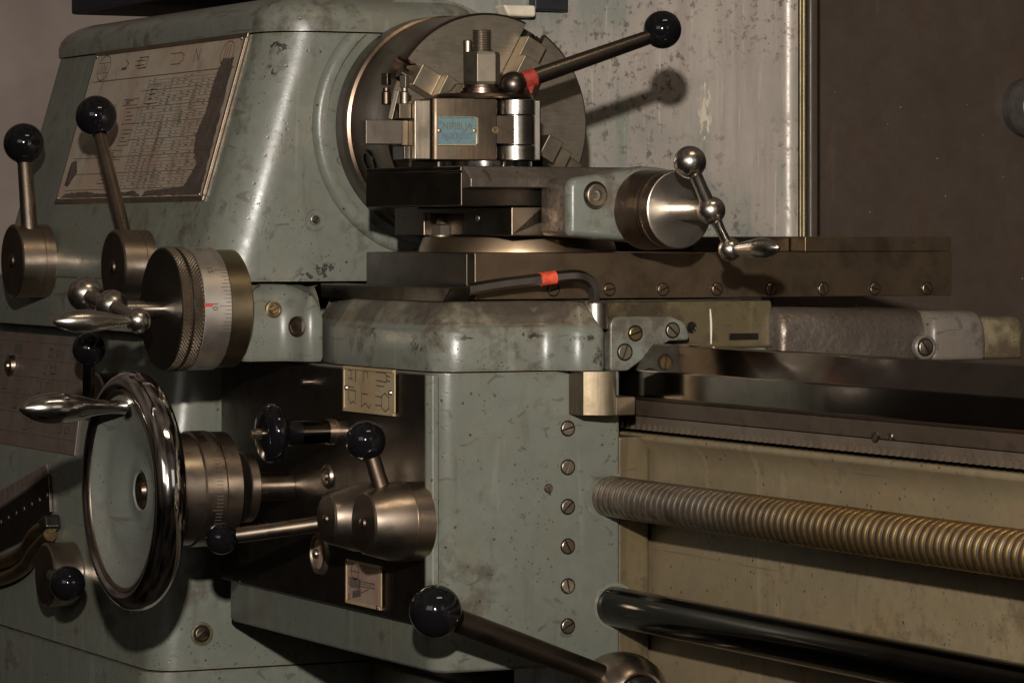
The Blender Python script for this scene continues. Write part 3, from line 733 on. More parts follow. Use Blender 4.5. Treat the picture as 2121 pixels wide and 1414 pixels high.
# ================================================================== APRON
YA, XA = -.1946, .235
ap = thing('apron', 'grey-green carriage apron with dark front cover, screws down its side and two symbol plates', 'lathe apron', (0, YA, -.41))
ya2 = PX(1285, 1000, XA).y; zat = -.1325; zab = -.414
bm = B(); XLft = -.299
plan = rpoly([(XLft, YA), (XA, YA), (XA, ya2), (XLft, ya2)], [.018, .024, .004, .0], 10)
loft(bm, [r3(plan, zat), r3(plan, zab+.004), r3(inset(plan, .004), zab)]); O('casting', bm, M_green, ap, angle=50)
bm = B(); ya3 = PX(1344, 1000, XA-.004).y; box(bm, .0, XA-.004, ya2+.0005, ya3, -.60, PX(1300, 905, XA).z); O('rear_flange', bm, M_olive, ap, bevel=.002)
bm = B(); y_1 = PX(1165, 1330, XA+.004).y
zz = PX(1250, 1322, XA).z
bm = B()
cov = [PY(468, 750, YA), PY(897, 762, YA), PY(897, 1290, YA), PY(468, 1203, YA)]
XR = cov[1].x-.004; zc1 = (cov[2].z+cov[3].z)/2
prism(bm, [(XLft+.002, YA-.006, zat-.001), (XR, YA-.006, zat-.001), (XR, YA-.006, zc1), (XLft+.002, YA-.006, zc1)], (0, .0055, 0)); O('front_cover', bm, M_cover, ap, bevel=.001)
# raised edge of the side face next to the cover
bm = B(); prism(bm, [(XR+.0008, YA-.0075, zat-.001), (XR+.006, YA-.0085, zat-.001), (XR+.013, YA-.0045, zat-.001), (XR+.013, YA+.002, zat-.001), (XR+.0008, YA+.002, zat-.001)], (0, 0, zc1-zat)); O('corner_bead', bm, M_green, ap, bevel=.0015)
for v in (887, 967, 1049, 1131, 1213, 1296): screw(ap, PX(1176, v, XA), (1, 0, 0), .0064)
screw(ap, PX(1136, 1011, XA), (1, 0, 0), .0037, PI/2)
bm = B(); c = PX(1256, 1026, XA); lathe(bm, c, (1, 0, 0), [(-.001, RL*1.22), (.0008, RL*1.2), (.0008, RL*1.02)], 48); O('leadscrew_bush', bm, M_green, ap)
bm = B(); c = V((XA, yr_, zr_)); lathe(bm, c, (1, 0, 0), [(-.001, RF*1.2), (.0008, RF*1.18), (.0008, RF*1.02)], 48); O('rod_bush', bm, M_green, ap)
# plates on the cover
YC = YA-.006
def plate(px, mat, draw, name='symbol_plate', label=None):
    p = [PY(u, v, YC) for u, v in px]; xa_, xb_ = (p[0].x+p[3].x)/2, (p[1].x+p[2].x)/2; zb2, za2 = (p[2].z+p[3].z)/2, (p[0].z+p[1].z)/2
    w, h = xb_-xa_, za2-zb2; o = V((xa_, YC-.0018, zb2)); bm = B()
    box(bm, xa_, xb_, YC-.0018, YC-.0002, zb2, za2)
    draw(bm, o, w, h); pt_ = O(name, bm, [mat, M_ink], ap, label=label)
    bm = B(); f = .003
    for a, b, c, d in ((0, w, 0, f), (0, w, h-f, h), (0, f, f, h-f), (w-f, w+.004, f, h-f)): box(bm, xa_+a, xa_+b, YC-.0032, YC-.0019, zb2+c, zb2+d)
    O('frame', bm, M_tag, pt_, bevel=.0005)
    return pt_, o, w, h
def draw1(bm, o, w, h):
    def l(pts, wd=.0012, cl=False): strip(bm, o, eX, UP, [(a*w, b*h) for a, b in pts], wd, 1, cl, .0003)
    l([(.10, .92), (.15, .90), (.17, .70)]); l([(.10, .73), (.17, .73)]); l([(.24, .92), (.24, .68)], .002)
    l([(.40, .68), (.40, .88), (.44, .94), (.48, .88), (.48, .78)])
    l([(.66, .92), (.82, .92), (.85, .88), (.85, .72), (.66, .74)]); l([(.86, .86), (.92, .84)]); l([(.86, .76), (.92, .74)]); l([(.66, .63), (.80, .62)])
    l([(.08, .55), (.20, .54)]); l([(.10, .48), (.10, .28), (.14, .18), (.20, .24), (.24, .18)]); l([(.10, .48), (.24, .47), (.24, .26)])
    l([(.36, .42), (.48, .42)]); l([(.36, .38), (.36, .14), (.44, .22), (.50, .12), (.54, .2)])
    l([(.76, .40), (.82, .48), (.90, .40), (.90, .16), (.83, .08), (.76, .16)], cl=True); l([(.64, .40), (.76, .38)]); l([(.64, .2), (.76, .2)])
def draw2(bm, o, w, h):
    def l(pts, wd=.0011, cl=False): strip(bm, o, eX, UP, [(a*w, b*h) for a, b in pts], wd, 1, cl, .0003)
    l([(.26+.11*math.cos(t*PI/14), .76+.18*math.sin(t*PI/14)) for t in range(28)], cl=True); l([(.13, .76), (.39, .76)]); l([(.26, .93), (.26, .55)], .0007)
    l([(.17, .50), (.36, .50)], .010); l([(.40, .56), (.82, .56), (.82, .46), (.40, .45)]); l([(.40, .51), (.78, .51)], .0008)
    for k in range(4): l([(.20, .28-.04*k), (.42, .36-.04*k)], .0018)
    l([(.44, .30), (.66, .42)]); l([(.08, .58), (.08, .44)], .002); l([(.08, .22), (.08, .10)], .002)
pt1, o1, w1, h1 = plate(((716, 757), (820, 766), (820, 862), (716, 850)), M_tag, draw1, label='yellow brass plate with feed symbols under the carriage')
for a, b in ((.05, .52), (.93, .50)):
    bm = B(); lathe(bm, o1+V((a*w1, -.0003, b*h1)), (0, -1, 0), [(0, .0028), (.0012, .0022), (.0016, 0)], 16); O('rivet', bm, M_bright, pt1)
pt2, o2, w2, h2 = plate(((721, 1157), (792, 1172), (792, 1262), (721, 1248)), M_tag2, draw2, label='pinkish plate with a half-nut lever diagram below the hubs')
for a, b in ((.05, .96), (.93, .05)):
    bm = B(); lathe(bm, o2+V((a*w2, -.0003, b*h2)), (0, -1, 0), [(0, .0024), (.0012, .002), (.0016, 0)], 16); O('rivet', bm, M_bright, pt2)
c = PY(680, 986, YC); bm = B(); lathe(bm, c, (0, -1, 0), [(0, .0125), (.003, .0115), (.004, .009), (.0025, .007), (.0025, .0045), (.005, .004), (.005, 0)], 30); O('filler_plug', bm, M_hub, ap)
c = PY(665, 1146, YC); bm = B(); lathe(bm, c, (0, -1, 0), [(0, .0215), (.004, .0205), (.005, .0165), (.0025, .0155), (.0025, .0)], 40); o_ = O('oil_sight', bm, M_nut, ap)
bm = B(); lathe(bm, c+V((0, -.003, 0)), (0, -1, 0), [(0, .0150), (.0006, .014), (.0008, 0)], 36); O('glass', bm, plain('oily_glass', (.20, .13, .09), .12), o_)
bm = B(); ball(bm, c+V((0, -.005, .0)), .0045); O('float', bm, M_hub, o_)
c = PY(642, 791, YC); bm = B(); lathe(bm, c, (0, -1, 0), [(0, .0036), (.009, .0034), (.0095, 0)], 18); O('grub_screw', bm, M_hub, ap)

# ---- handwheel
hw_u, hw_v = 274, 1016; YW = YC-(600-hw_u)/1 * 0
cW = PY(600, 1010, YC); XW = cW.x
pW = PX(hw_u, hw_v, XW); YW, ZW = pW.y, pW.z; kW = mpp(pW); RW = 248*kW
hw = thing('carriage_handwheel', 'big chromed handwheel with green dished centre in front of the apron', 'handwheel', (XW, YC, ZW))
o_ = V((XW, YW, ZW)); tf = .0
rim = curve([(.0125, RW-.019, 0), (.0155, RW-.014, 0), (.0140, RW-.008, 0), (.008, RW-.002, 0), (-.002, RW, 0), (-.011, RW-.003, 0), (-.0165, RW-.010, 0), (-.017, RW-.018, 0)], 6)
bm = B(); lathe(bm, o_, (0, -1, 0), [(p.x, p.y) for p in rim]+[(-.010, RW-.021), (.008, RW-.021)]+[(rim[0].x, rim[0].y)], 144); O('rim', bm, M_chrome, hw, angle=60)
ri = RW-.019
bm = B(); lathe(bm, o_, (0, -1, 0), [(.010, ri+.002), (.0135, ri-.001), (.0125, ri-.004), (.0105, ri-.005)], 112); O('inner_ring', bm, M_shaft, hw, angle=60)
bm = B(); lathe(bm, o_, (0, -1, 0), [(.0110, ri-.003), (.0085, ri-.010), (.003, ri*.84), (.000, ri*.70), (-.003, ri*.52), (-.0085, ri*.40), (-.0105, ri*.30), (-.0085, .021), (-.012, .019), (-.02, 0)], 112); O('dish', bm, M_dish, hw, angle=60)
bm = B(); lathe(bm, o_, (0, -1, 0), [(-.018, 0), (-.010, .0185), (-.0092, .0175), (-.011, .010), (-.007, .0085), (-.007, 0)], 40); O('centre_bolt', bm, M_hubdark, hw)
bm = B(); rg = .106*RW/.116; ng = 60
for k in range(ng):
    if k % 3 == 0 or random.random() < .35:
        a = 2*PI*k/ng; e_ = V((math.cos(a), 0, math.sin(a))); et = V((-math.sin(a), 0, math.cos(a))); L = random.uniform(.002, .005)
        strip(bm, o_+V((0, -.0005, 0))+e_*(ri*.80), et, e_, [(0, 0), (random.uniform(-.002, .002), L)], .0007, 0, False, .0007)
bm.free()
# handle of the wheel
ph = V((XW, YW, ZW)); hp = PY(256, 842, YW-.006); hx = hp.x; tip = PX(37, 838, hx); L = hp.y-tip.y
bm = B(); lathe(bm, hp+V((0, .014, 0)), (0, -1, 0), [(0, 0), (0, .0135), (.010, .0135), (.012, .012)]+[(t+.013, r) for t, r in grip_prof(L, 33*kW, 14.5*kW)[1:]], 48); O('grip', bm, M_grip, hw, angle=60)
# collars and shaft
def seg(du): return du*kW/cs
y1_ = YW+seg(94); 
bm = B(); ys0 = YW+.012
r1 = 121*kW; r2 = 74*kW
yA_ = PX(388, 1010, XW).y; yB_ = PX(462, 1010, XW).y; yC_ = PX(516, 1010, XW).y
cc = V((XW, 0, ZW))
lathe(bm, cc+V((0, yA_-.022, 0)), (0, 1, 0), [(0, 0), (0, r1*.95), (.020, r1*.97), (.022, r1), (yB_-yA_+.002, r1), (yB_-yA_+.003, r1*.955), (yB_-yA_+.005, r1*.955), (yB_-yA_+.006, r1*.98), (yB_-yA_+.022, r1*.975), (yB_-yA_+.022, 0)], 96); hd = O('graduated_collar', bm, M_hub, hw, angle=25)
bm = B(); yt = yA_+.016
for k in range(100):
    a = 2*PI*k/100; e_ = V((math.cos(a), 0, math.sin(a))); et = V((-math.sin(a), 0, math.cos(a)))
    strip(bm, cc+V((0, yt, 0))+e_*(r1+.0002), V((0, 1, 0)), et, [(0, 0), (-.006 if k % 5 else -.010, 0)], .0008, 0, False, 0)
O('scale_marks', bm, M_ink, hd)
bm = B(); cyl(bm, cc+V((0, yB_+.018, 0)), cc+V((0, yC_, 0)), r2, ch=.001, seg=72); O('collar', bm, M_hub, hw, angle=25)
bm = B(); cyl(bm, cc+V((0, yC_-.001, 0)), cc+V((0, YC-.0002, 0)), 31*kW, seg=48); O('shaft', bm, M_shaft, hw)

# ---- push-pull knob
cK = PY(715, 893, YC); XK, ZK = cK.x, cK.z
pK = PX(562, 899, XK); kK = mpp(pK)
t = thing('push_pull_knob', 'black mushroom-shaped push knob on a steel spindle below the brass symbol plate', 'knob', cK)
bm = B(); rk = 62*kK; lathe(bm, V((XK, pK.y, ZK)), (0, -1, 0), [(-.030, 0), (-.030, .012), (-.016, .013), (-.011, .017), (-.008, rk*.80), (-.005, rk*.95), (-.001, rk), (.003, rk*.985), (.006, rk*.93), (.0085, rk*.80), (.0105, rk*.5), (.011, .008), (.011, 0)], 64); O('knob', bm, M_black, t, angle=50)
bm = B(); cyl(bm, V((XK, pK.y+.01, ZK)), V((XK, PX(676, 893, XK).y, ZK)), 25*kK, seg=40); O('sleeve', bm, M_rod, t)
bm = B(); ya_, yb2 = PX(676, 893, XK).y, PX(694, 893, XK).y
lathe(bm, V((XK, ya_, ZK)), (0, 1, 0), [(0, 0), (0, 27*kK), (.004, 27*kK), (.0042, 25*kK), (.006, 25*kK), (.0062, 27*kK), (yb2-ya_, 27*kK), (yb2-ya_, 21*kK), (YC-ya_, 21*kK)], 48); O('collar', bm, M_hub, t, angle=25)
bm = B(); cyl(bm, V((XK, pK.y-.006, ZK)), V((XK, pK.y-.019, ZK)), .0052, seg=24, ch=.001); cyl(bm, V((XK, pK.y-.0192, ZK)), V((XK, pK.y-.022, ZK)), .0036, seg=18); O('end_screw', bm, M_hub, t)

# ---- two feed levers with big hubs
G2 = 'feed levers with brown hubs on the apron front'
y2f = YC-(862-753)*mpp(cK)/cs
lever('apron lever pointing up to a black knob, brown hub overlapping the other hub', (753, 1083), YC-y2f, 83, (800, 1042), (771, 948), (757, 913), 42, (36, 34), y2f, cone=65, name='feed_lever', group=G2, kdy=-.012, shm=M_hubdark)
y1f = YC-(800-676)*mpp(cK)/cs
lever('apron lever lying almost level, its black ball knob close to the handwheel collar', (676, 1074), YC-y1f, 72, (664, 1084), (492, 1108), (459, 1115), 33, (34, 32), y1f, cone=52, name='feed_lever', group=G2, kdy=-.07)

# ================================================================== SADDLE
sb0 = V((0, 0, -.131))
M_saddle = paint('saddle_paint', (.132, .138, .113), g_amt=.9, chip=1.0, bare=.5, rough=.31, gth=.525, clusters=[(tuple(PX(u, v, X)-sb0), (.03, w, h)) for u, v, X, w, h in ((900, 690, .228, .02, .006), (960, 700, .232, .03, .004), (1110, 695, .232, .025, .005), (860, 715, .18, .02, .012), (780, 690, .08, .05, .010), (1200, 700, .25, .02, .006), (1240, 740, .26, .01, .016))])
sd = thing('saddle', 'chipped grey-green saddle casting bridging the bed under the cross slide', 'lathe saddle', (0, 0, -.131))
XS = .232; zs0 = -.1312
YS = PY(880, 768, -.19).y
yc_ = PX(1130, 720, XS).y; yb1 = PX(1158, 720, XS+.012).y; yb3 = PX(1258, 720, XS+.030).y
xl_ = PY(694, 755, -.19).x
plan = rpoly([(xl_, -.19), (XS, -.19), (XS, yc_), (XS+.028, yc_+.020), (XS+.028, yb3), (XS-.02, yb3+.003), (XS-.02, PX(1590, 700, XS-.02).y), (-.19, PX(1590, 700, XS-.02).y), (xl_-.1, -.17)], [.006, .034, .020, .020, .010, .002, 0, 0, .01], 9)
za = PX(930, 682, XS).z; zb3 = PX(930, 664, XS).z; zc3 = PX(1000, 624, XS-.03).z
bm = B(); loft(bm, [r3(plan, zs0), r3(inset(plan, -.0005), zs0+.003), r3(inset(plan, -.0005), za-.004), r3(inset(plan, .0015), za), r3(inset(plan, .005), za+.0035)]); O('casting', bm, M_saddle, sd, angle=45)
bm = B(); loft(bm, [r3(inset(plan, .0045), za+.0028), r3(inset(plan, .0075), za+.008), r3(inset(plan, .015), zc3-.006), r3(inset(plan, .0185), zc3-.0012), r3(inset(plan, .021), zc3)]); O('worn_top', bm, M_topworn, sd, angle=60)
# bracket that carries the cross-feed screw
XD = -.115; xn = XD+.040
yn0 = PX(506, 690, xn).y; yn1 = PX(598, 690, xn).y; yf1 = PX(636, 690, xn+.028).y
zt_, zb_2 = PX(560, 590, xn).z, PX(560, 748, xn).z
pl_ = rpoly([(XD-.045, yn0), (xn, yn0), (xn, yn1), (xn+.028, yf1), (xn+.028, -.1885), (XD-.07, -.1885), (XD-.07, yf1), (XD-.045, yn1)], [.006, .010, .03, .012, .002, .002, .01, .03], 8)
bm = B(); loft(bm, [r3(inset(pl_, .002), zb_2), r3(pl_, zb_2+.004), r3(pl_, zt_-.034), r3(inset(pl_, .003), zt_-.024), r3(inset(pl_, .009), zt_-.011), r3(inset(pl_, .016), zt_-.003), r3(inset(pl_, .022), zt_)]); br = O('feed_bracket', bm, M_greenworn, sd, angle=50)
c = PX(567, 641, xn); bm = B(); lathe(bm, c, (1, 0, 0), [(-.004, .0085), (.0006, .0085), (.001, .0068), (.0002, .0058), (.0002, 0)], 28); O('oil_nipple', bm, M_brass, sd); screw(sd, c+V((.0003, 0, 0)), (1, 0, 0), .0042, .5, M_brass)
c = V((.155, -.2535, PX(618, 676, .15).z)); n_ = V((.62, -.78, 0)).normalized(); bm = B(); c = PX(617, 676, xn+.016)
lathe(bm, c, n_, [(-.02, .010), (.001, .0105), (.0015, .0085), (.0004, .0075), (.0004, .003), (.001, .0), ], 28); O('plug', bm, M_hubdark, sd)
# dovetail way in front of the cross slide
zt4, zb4 = PX(800, 592, .1).z, PX(800, 623, .1).z
ydv = PY(935, 592, -.175).y
xa_, xb_ = PY(664, 592, -.172).x, PY(935, 592, -.172).x
bm = B(); prism(bm, [(xa_, -.172, zt4), (xb_, -.172, zt4), (xb_-.018, -.172, zb4), (xa_, -.172, zb4)], (0, .0255, 0)); O('dovetail_way', bm, M_cover, sd, bevel=.0012)
# right-hand part of the saddle and its rear bar
XR2 = XS-.012
yq0, yq1 = yb3+.0035, PX(1600, 690, XR2).y
bm = B(); box(bm, -.15, XR2, yq0, yq1, PX(1400, 722, XR2).z, PX(1400, 624, XR2).z); O('side_block', bm, M_olive, sd, bevel=.003)
bm = B(); c = PX(1540, 697, XR2); obox(bm, c, (.0008, 0, 0), V((0, 32*mpp(c)/cs, 0)), V((0, 0, 7*mpp(c)))); O('oil_slot', bm, M_oilblack, sd, bevel=.002)
bm = B(); a, b = PX(1471, 640, XR2+.0006), PX(1473, 712, XR2+.0006); tube(bm, [a, a*.6+b*.4+V((0, .0006, 0)), b], [.0008, .0012, .0009], 8); O('weld_line', bm, M_creamobj, sd)
yr0, yr1, yr2, yr3 = PX(1592, 690, XR2).y, PX(1895, 690, XR2).y, PX(2012, 690, XR2).y, PX(2106, 690, XR2).y
zr0, zr1 = PX(1750, 748, XR2).z, PX(1750, 634, XR2).z
def bar(x1, z0_, z1_, r, y0_, y1_, tap=.0):
    out = []
    for i, (y, g) in enumerate(((y0_, .006), (y0_+.004, .001), (y0_+.008, 0), (y1_-.008, tap), (y1_-.003, tap+.002), (y1_, tap+.006))):
        pts = rpoly([(.02, z0_), (x1-g, z0_), (x1-g, z1_-g), (.02, z1_-g)], [0, .004, r, .0], 8); out.append([V((p.x, y, p.y)) for p in pts])
    return out
bm = B(); loft(bm, bar(XR2+.022, zr0, zr1, .030, yr0, yr1+.01, .004)); O('rear_bar', bm, M_cast, sd, angle=50)
bm = B(); loft(bm, bar(XR2+.030, zr0, PX(1950, 644, XR2+.02).z, .022, yr1, yr2)); O('bar_end', bm, M_castpaint, sd, angle=50)
bm = B(); loft(bm, bar(XR2+.016, zr0, PX(2050, 655, XR2).z, .010, yr2-.005, yr3)); O('bar_tip', bm, M_tipc, sd, angle=50)
c = PX(1916, 719, XR2+.0305); bm = B(); lathe(bm, c, (1, 0, 0), [(-.004, .013), (.001, .0125), (.002, .0105), (.0005, .0095), (.0005, 0)], 32); O('screw_boss', bm, M_castpaint, sd); screw(sd, c+V((.0006, 0, 0)), (1, 0, 0), .0075, 2.2)
# wiper plate
XWp = XS+.010
pp = [PX(u, v, XWp) for u, v in ((1264, 768), (1300, 768), (1386, 706), (1432, 704), (1420, 668), (1392, 655), (1264, 655))]
pts2 = rpoly([(p.y, p.z) for p in pp], [.003, .008, .012, .004, .012, .006, .010], 6)
bm = B(); prism(bm, [(XWp, p.x, p.y) for p in pts2], (-.014, 0, 0)); wp = O('wiper_plate', bm, M_greenworn, sd, bevel=.0022, segs=3)
for u, v, r in ((1316, 690, .0066), (1294, 729, .0070), (1393, 684, .0066)): screw(wp, PX(u, v, XWp), (1, 0, 0), r, {1316: .3, 1294: 1.2, 1393: 2.4}[u], M_nut if u != 1316 else M_brass)
bm = B(); c = PX(1432, 678, XR2); lathe(bm, c, (1, 0, 0), [(.0004, .0058), (.0012, .005), (.0004, .004), (.0004, 0)], 24); O('screw_hole', bm, M_oilblack, sd)
# lock screw collar
c = PX(1232, 655, XS+.006); zl0 = za+.003; zl1 = PX(1232, 626, XS+.006).z
lc = V((c.x, c.y, 0)); kL = mpp(c)
bm = B(); lathe(bm, lc+V((0, 0, zl0)), (0, 0, 1), [(-.004, .0), (-.004, 27*kL), (zl1-zl0-.001, 27*kL), (zl1-zl0, 25*kL), (zl1-zl0, 12*kL), (zl1-zl0-.006, 11*kL), (zl1-zl0-.006, 0)], 48); O('lock_screw', bm, M_bright, sd, angle=25)

# hex key
hk = thing('hex_key', 'bent hex key with a strip of orange-red tape standing in the lock screw', 'hex key', lc+V((0, 0, zl1)))
xk = lc.x
path = curve([lc+V((0, 0, zl1-.006)), PX(1231, 612, xk), PX(1226, 590, xk), PX(1213, 576, xk), PX(1193, 571, xk), PX(1170, 572, xk-.001), PX(1120, 578, xk-.003), PX(1040, 588, xk-.006), PX(970, 599, xk-.008)], 8)
bm = B(); tube(bm, path, 12.3*kL, 6); O('bar', bm, M_key, hk, angle=20)
pa, pb = PX(1150, 574.5, xk-.002), PX(1119, 578.5, xk-.003)
bm = B(); d_ = (pb-pa); n_ = 8; tube(bm, [pa+d_*k/n_ for k in range(n_+1)], [14.6*kL, 14.2*kL, 14.0*kL, 13.9*kL, 14.1*kL, 13.9*kL, 14.2*kL, 14.1*kL, 14.6*kL], 12); O('tape', bm, M_redbright, hk)

# steel keep block under the saddle
XB = XS+.044
ka = PX(1192, 800, XB-.037).y; kb = PX(1226, 800, XB).y
kz0, kz1 = PX(1250, 861, XB).z, zs0-.0004
yb_1, yb_4, yb_5 = PX(1254, 800, XB).y, PX(1276, 800, XB).y, PX(1317, 840, XB).y
yk0 = kb-.004
kp = thing('keep_block', 'bare steel keep block bolted under the saddle corner beside the bed way', 'steel block', (XB-.02, yb_1, kz0))
bm = B(); prism(bm, [(XA+.0006, yk0, kz0), (XB-.011, yk0, kz0), (XB, yb_1, kz0), (XB, yb_4, kz0), (XA+.0006, yb_4, kz0)], (0, 0, kz1-kz0)); O('upright', bm, M_keep, kp, bevel=.0008)
bm = B(); box(bm, XB-.045, XB-.001, yb_4+.0003, yb_5, kz0, PX(1290, 822, XB).z); O('foot', bm, M_keep, kp, bevel=.0008)

# ================================================================== CROSS SLIDE
csl = thing('cross_slide', 'long oily brown steel cross slide with a row of small gib screws', 'cross slide', (.08, .12, -.064))
XC = .20; YCS = -.146; e1_ = PX(965, 524, XC); e2_ = PX(965, 621, XC); YE = PX(1971, 550, XC).y
zct, zcb = e1_.z, e2_.z
XCL = PY(758, 522, YCS).x
bm = B(); box(bm, XCL, XC, YCS+.009, YE, zcb, zct); O('slide_body', bm, M_slide, csl, bevel=.0008, segs=2)
bm = B(); box(bm, XCL, XC, YCS, YCS+.0088, zcb+.0002, zct-.0002); O('end_face', bm, M_cover, csl, bevel=.0012, segs=2)  # slide's front face, split off in dark steel to imitate its shade
y_a, y_b = PX(1668, 510, XC).y, PX(1590, 510, XC-.02).y
zh = PX(1800, 490, XC).z
bm = B(); box(bm, XCL+.01, XC-.0005, y_a, YE-.0005, zct+.0003, zh); O('rear_block', bm, M_slide, csl, bevel=.001, segs=2)
bm = B(); prism(bm, [(XCL+.01, y_a-.001, zct+.0003), (XC-.03, y_a-.001, zct+.0003), (XC-.03, y_a-.001, zh-.0004), (XCL+.01, y_a-.001, zh-.0004)], (0, -.11, 0)); O('cover_strip', bm, M_cover, csl, bevel=.0008)
for i, u in enumerate((1146, 1262, 1373, 1485, 1597, 1705, 1812, 1920)):
    screw(csl, PX(u, 600-(i*.35), XC), (1, 0, 0), .0056, mat=M_slide)

# dial and ball crank of the cross slide
pD = PX(333, 640, XD); kD = mpp(pD); RD = 128*kD; YD, ZD = pD.y, pD.z
cd = thing('cross_feed_crank', 'left ball crank with a large knurled and graduated dial facing the operator', 'crank handle', (XD, YD, ZD))
ax = V((0, 1, 0)); oD = V((XD, YD, ZD))
def yy(u): return PX(u, 640, XD).y-YD
RU = 46*0+1
# pixels are counted from the right edge of the front face (u 379)
def off(px): return px*kD/cs
bm = B(); lathe(bm, oD, ax, [(0, 0), (0, RD-.0022), (.0010, RD-.001), (off(2), RD-.001), (off(2), 0)], 128); O('dial_face', bm, M_cover, cd, angle=25)
def knurl(bm, y0_, y1_, R_, n=120, m=5):
    rows = []
    for i in range(2*m+1):
        y = y0_+(y1_-y0_)*i/(2*m); rows.append([bm.verts.new(oD+ax*y+V((math.cos(2*PI*(k+.5*(i % 2))/n), 0, math.sin(2*PI*(k+.5*(i % 2))/n)))*(R_+(.0011 if i % 2 == 0 and 0 < i < 2*m else (.0011 if i % 2 else 0)))) for k in range(n)])
    # little pyramids: centre vertex raised, corners low
    for i in range(2*m):
        a, b = rows[i], rows[i+1]
        for k in range(n):
            k2 = (k+1) % n
            if i % 2 == 0: bm.faces.new((a[k], a[k2], b[k])); bm.faces.new((a[k2], b[k2], b[k]))
            else: bm.faces.new((a[k], a[k2], b[k2])); bm.faces.new((a[k], b[k2], b[k]))
def knurl2(bm, y0_, y1_, R_, n=92, m=3, h=.0016):
    da = 2*PI/n; dy = (y1_-y0_)/m
    P = lambda a, y, r: oD+ax*y+V((math.cos(a), 0, math.sin(a)))*r
    for j in range(2*m-1):
        yc0 = y0_+dy*(j/2+.5)
        for k in range(n):
            a = da*(k+.5*(j % 2)); g = .94
            c = bm.verts.new(P(a, yc0, R_+h)); q = [bm.verts.new(P(a+da*.5*g*dx, yc0+dy*.5*g*dz, R_-.0002)) for dx, dz in ((1, 0), (0, 1), (-1, 0), (0, -1))]
            for i in range(4): bm.faces.new((q[i], q[(i+1) % 4], c))
for (a, b) in ((off(2), off(21)), (off(25), off(44))):
    bm = B(); cyl(bm, oD+ax*a, oD+ax*b, RD-.0006, seg=128, mi=1); knurl2(bm, a+.0003, b-.0003, RD-.0006); O('knurled_ring', bm, [M_ground, M_threaddirt], cd, angle=12)
bm = B(); cyl(bm, oD+ax*off(21), oD+ax*off(25), RD-.002, seg=96); O('groove', bm, M_oilblack, cd)
g0, g1, g2 = off(44), off(98), off(140)
bm = B(); lathe(bm, oD, ax, [(g0, 0), (g0, RD-.0012), (g0+.001, RD-.0002), (g1-.0008, RD-.0002), (g1, RD-.001), (g1, 0)], 128); gc = O('graduated_collar', bm, M_grad, cd, angle=25)
bm = B(); Rg = RD+.0001
# the number 10 faces the camera to the right: angle of the surface normal about the axis
vis = math.atan2(.06, 1.0)
for k in range(100):
    a = vis+2*PI*k/100
    e_ = V((math.cos(a), 0, math.sin(a))); et = V((-math.sin(a), 0, math.cos(a))); ln = .013 if k % 10 == 0 else (.0095 if k % 5 == 0 else (.0075 if k % 2 == 0 else .0055))
    strip(bm, oD+ax*(g1-.001)+e_*Rg, ax, -et, [(0, 0), (-ln, 0)], .00055, 0, False, 0.0)
    if k % 10 == 0:
        val = (10+k//10*5) % 50
        text(bm, str(val), oD+ax*(g1-.0188)+e_*(Rg+.0001), -et, ax, .0088, 0, 0.0)
O('scale_marks', bm, M_ink, gc)
bm = B(); a = vis+.02; e_ = V((math.cos(a), 0, math.sin(a))); et = V((-math.sin(a), 0, math.cos(a)))
strip(bm, oD+ax*(g0+.0008)+e_*Rg, ax, -et, [(0, 0), (.0055, 0)], .0035, 0, False, 0.0001); O('red_mark', bm, M_redmark, gc)
bm = B(); lathe(bm, oD, ax, [(g1, 0), (g1, RD-.0035), (g1+.001, RD-.0025), (g2, RD-.0025), (g2+.003, RD-.007), (g2+.003, 0)], 112); O('brass_collar', bm, M_collar, cd, angle=25)
bm = B(); cyl(bm, oD+ax*(g2), V((XD, yn0+.004, ZD)), RD*.80, seg=72); O('bearing', bm, M_cover, cd)
yh = -(333-231)*kD/cs
bm = B(); lathe(bm, oD+ax*.002, -ax, [(0, 15*kD), (off(35), 15*kD), (off(35)+.0003, 14.5*kD), (off(36), 14.3*kD), (off(36)+.0002, 17*kD), (-yh, 17*kD)], 40); O('shaft', bm, M_handle, cd, angle=25)
hb = oD+ax*yh; b1 = PY(177, 609, hb.y); b2 = PY(286, 664, hb.y); hbp = PY(231, 633, hb.y)
bm = B(); ball(bm, hbp, 33*kD, ax=b2-b1); O('hub_ball', bm, M_handle, cd, angle=60)
bm = B(); ball(bm, b1, 38*kD, ax=b2-b1); O('weight_ball', bm, M_handle, cd, angle=60)
bm = B(); ball(bm, b2, 26*kD, ax=b2-b1); O('grip_ball', bm, M_handle, cd, angle=60)
bm = B(); dd = (b2-b1); tube(bm, [b1, b1+dd*.25, hbp], [17*kD, 15.5*kD, 17*kD], 24); tube(bm, [hbp, hbp+(b2-hbp)*.5, b2], [17*kD, 14*kD, 14*kD], 24); O('arm', bm, M_handle, cd, angle=60)
bm = B(); L = (PX(286, 664, b2.x).y-PX(109, 668, b2.x).y); lathe(bm, b2, -ax, grip_prof(L, 23.5*kD, 11.5*kD), 40); O('grip', bm, M_handle, cd, angle=60)

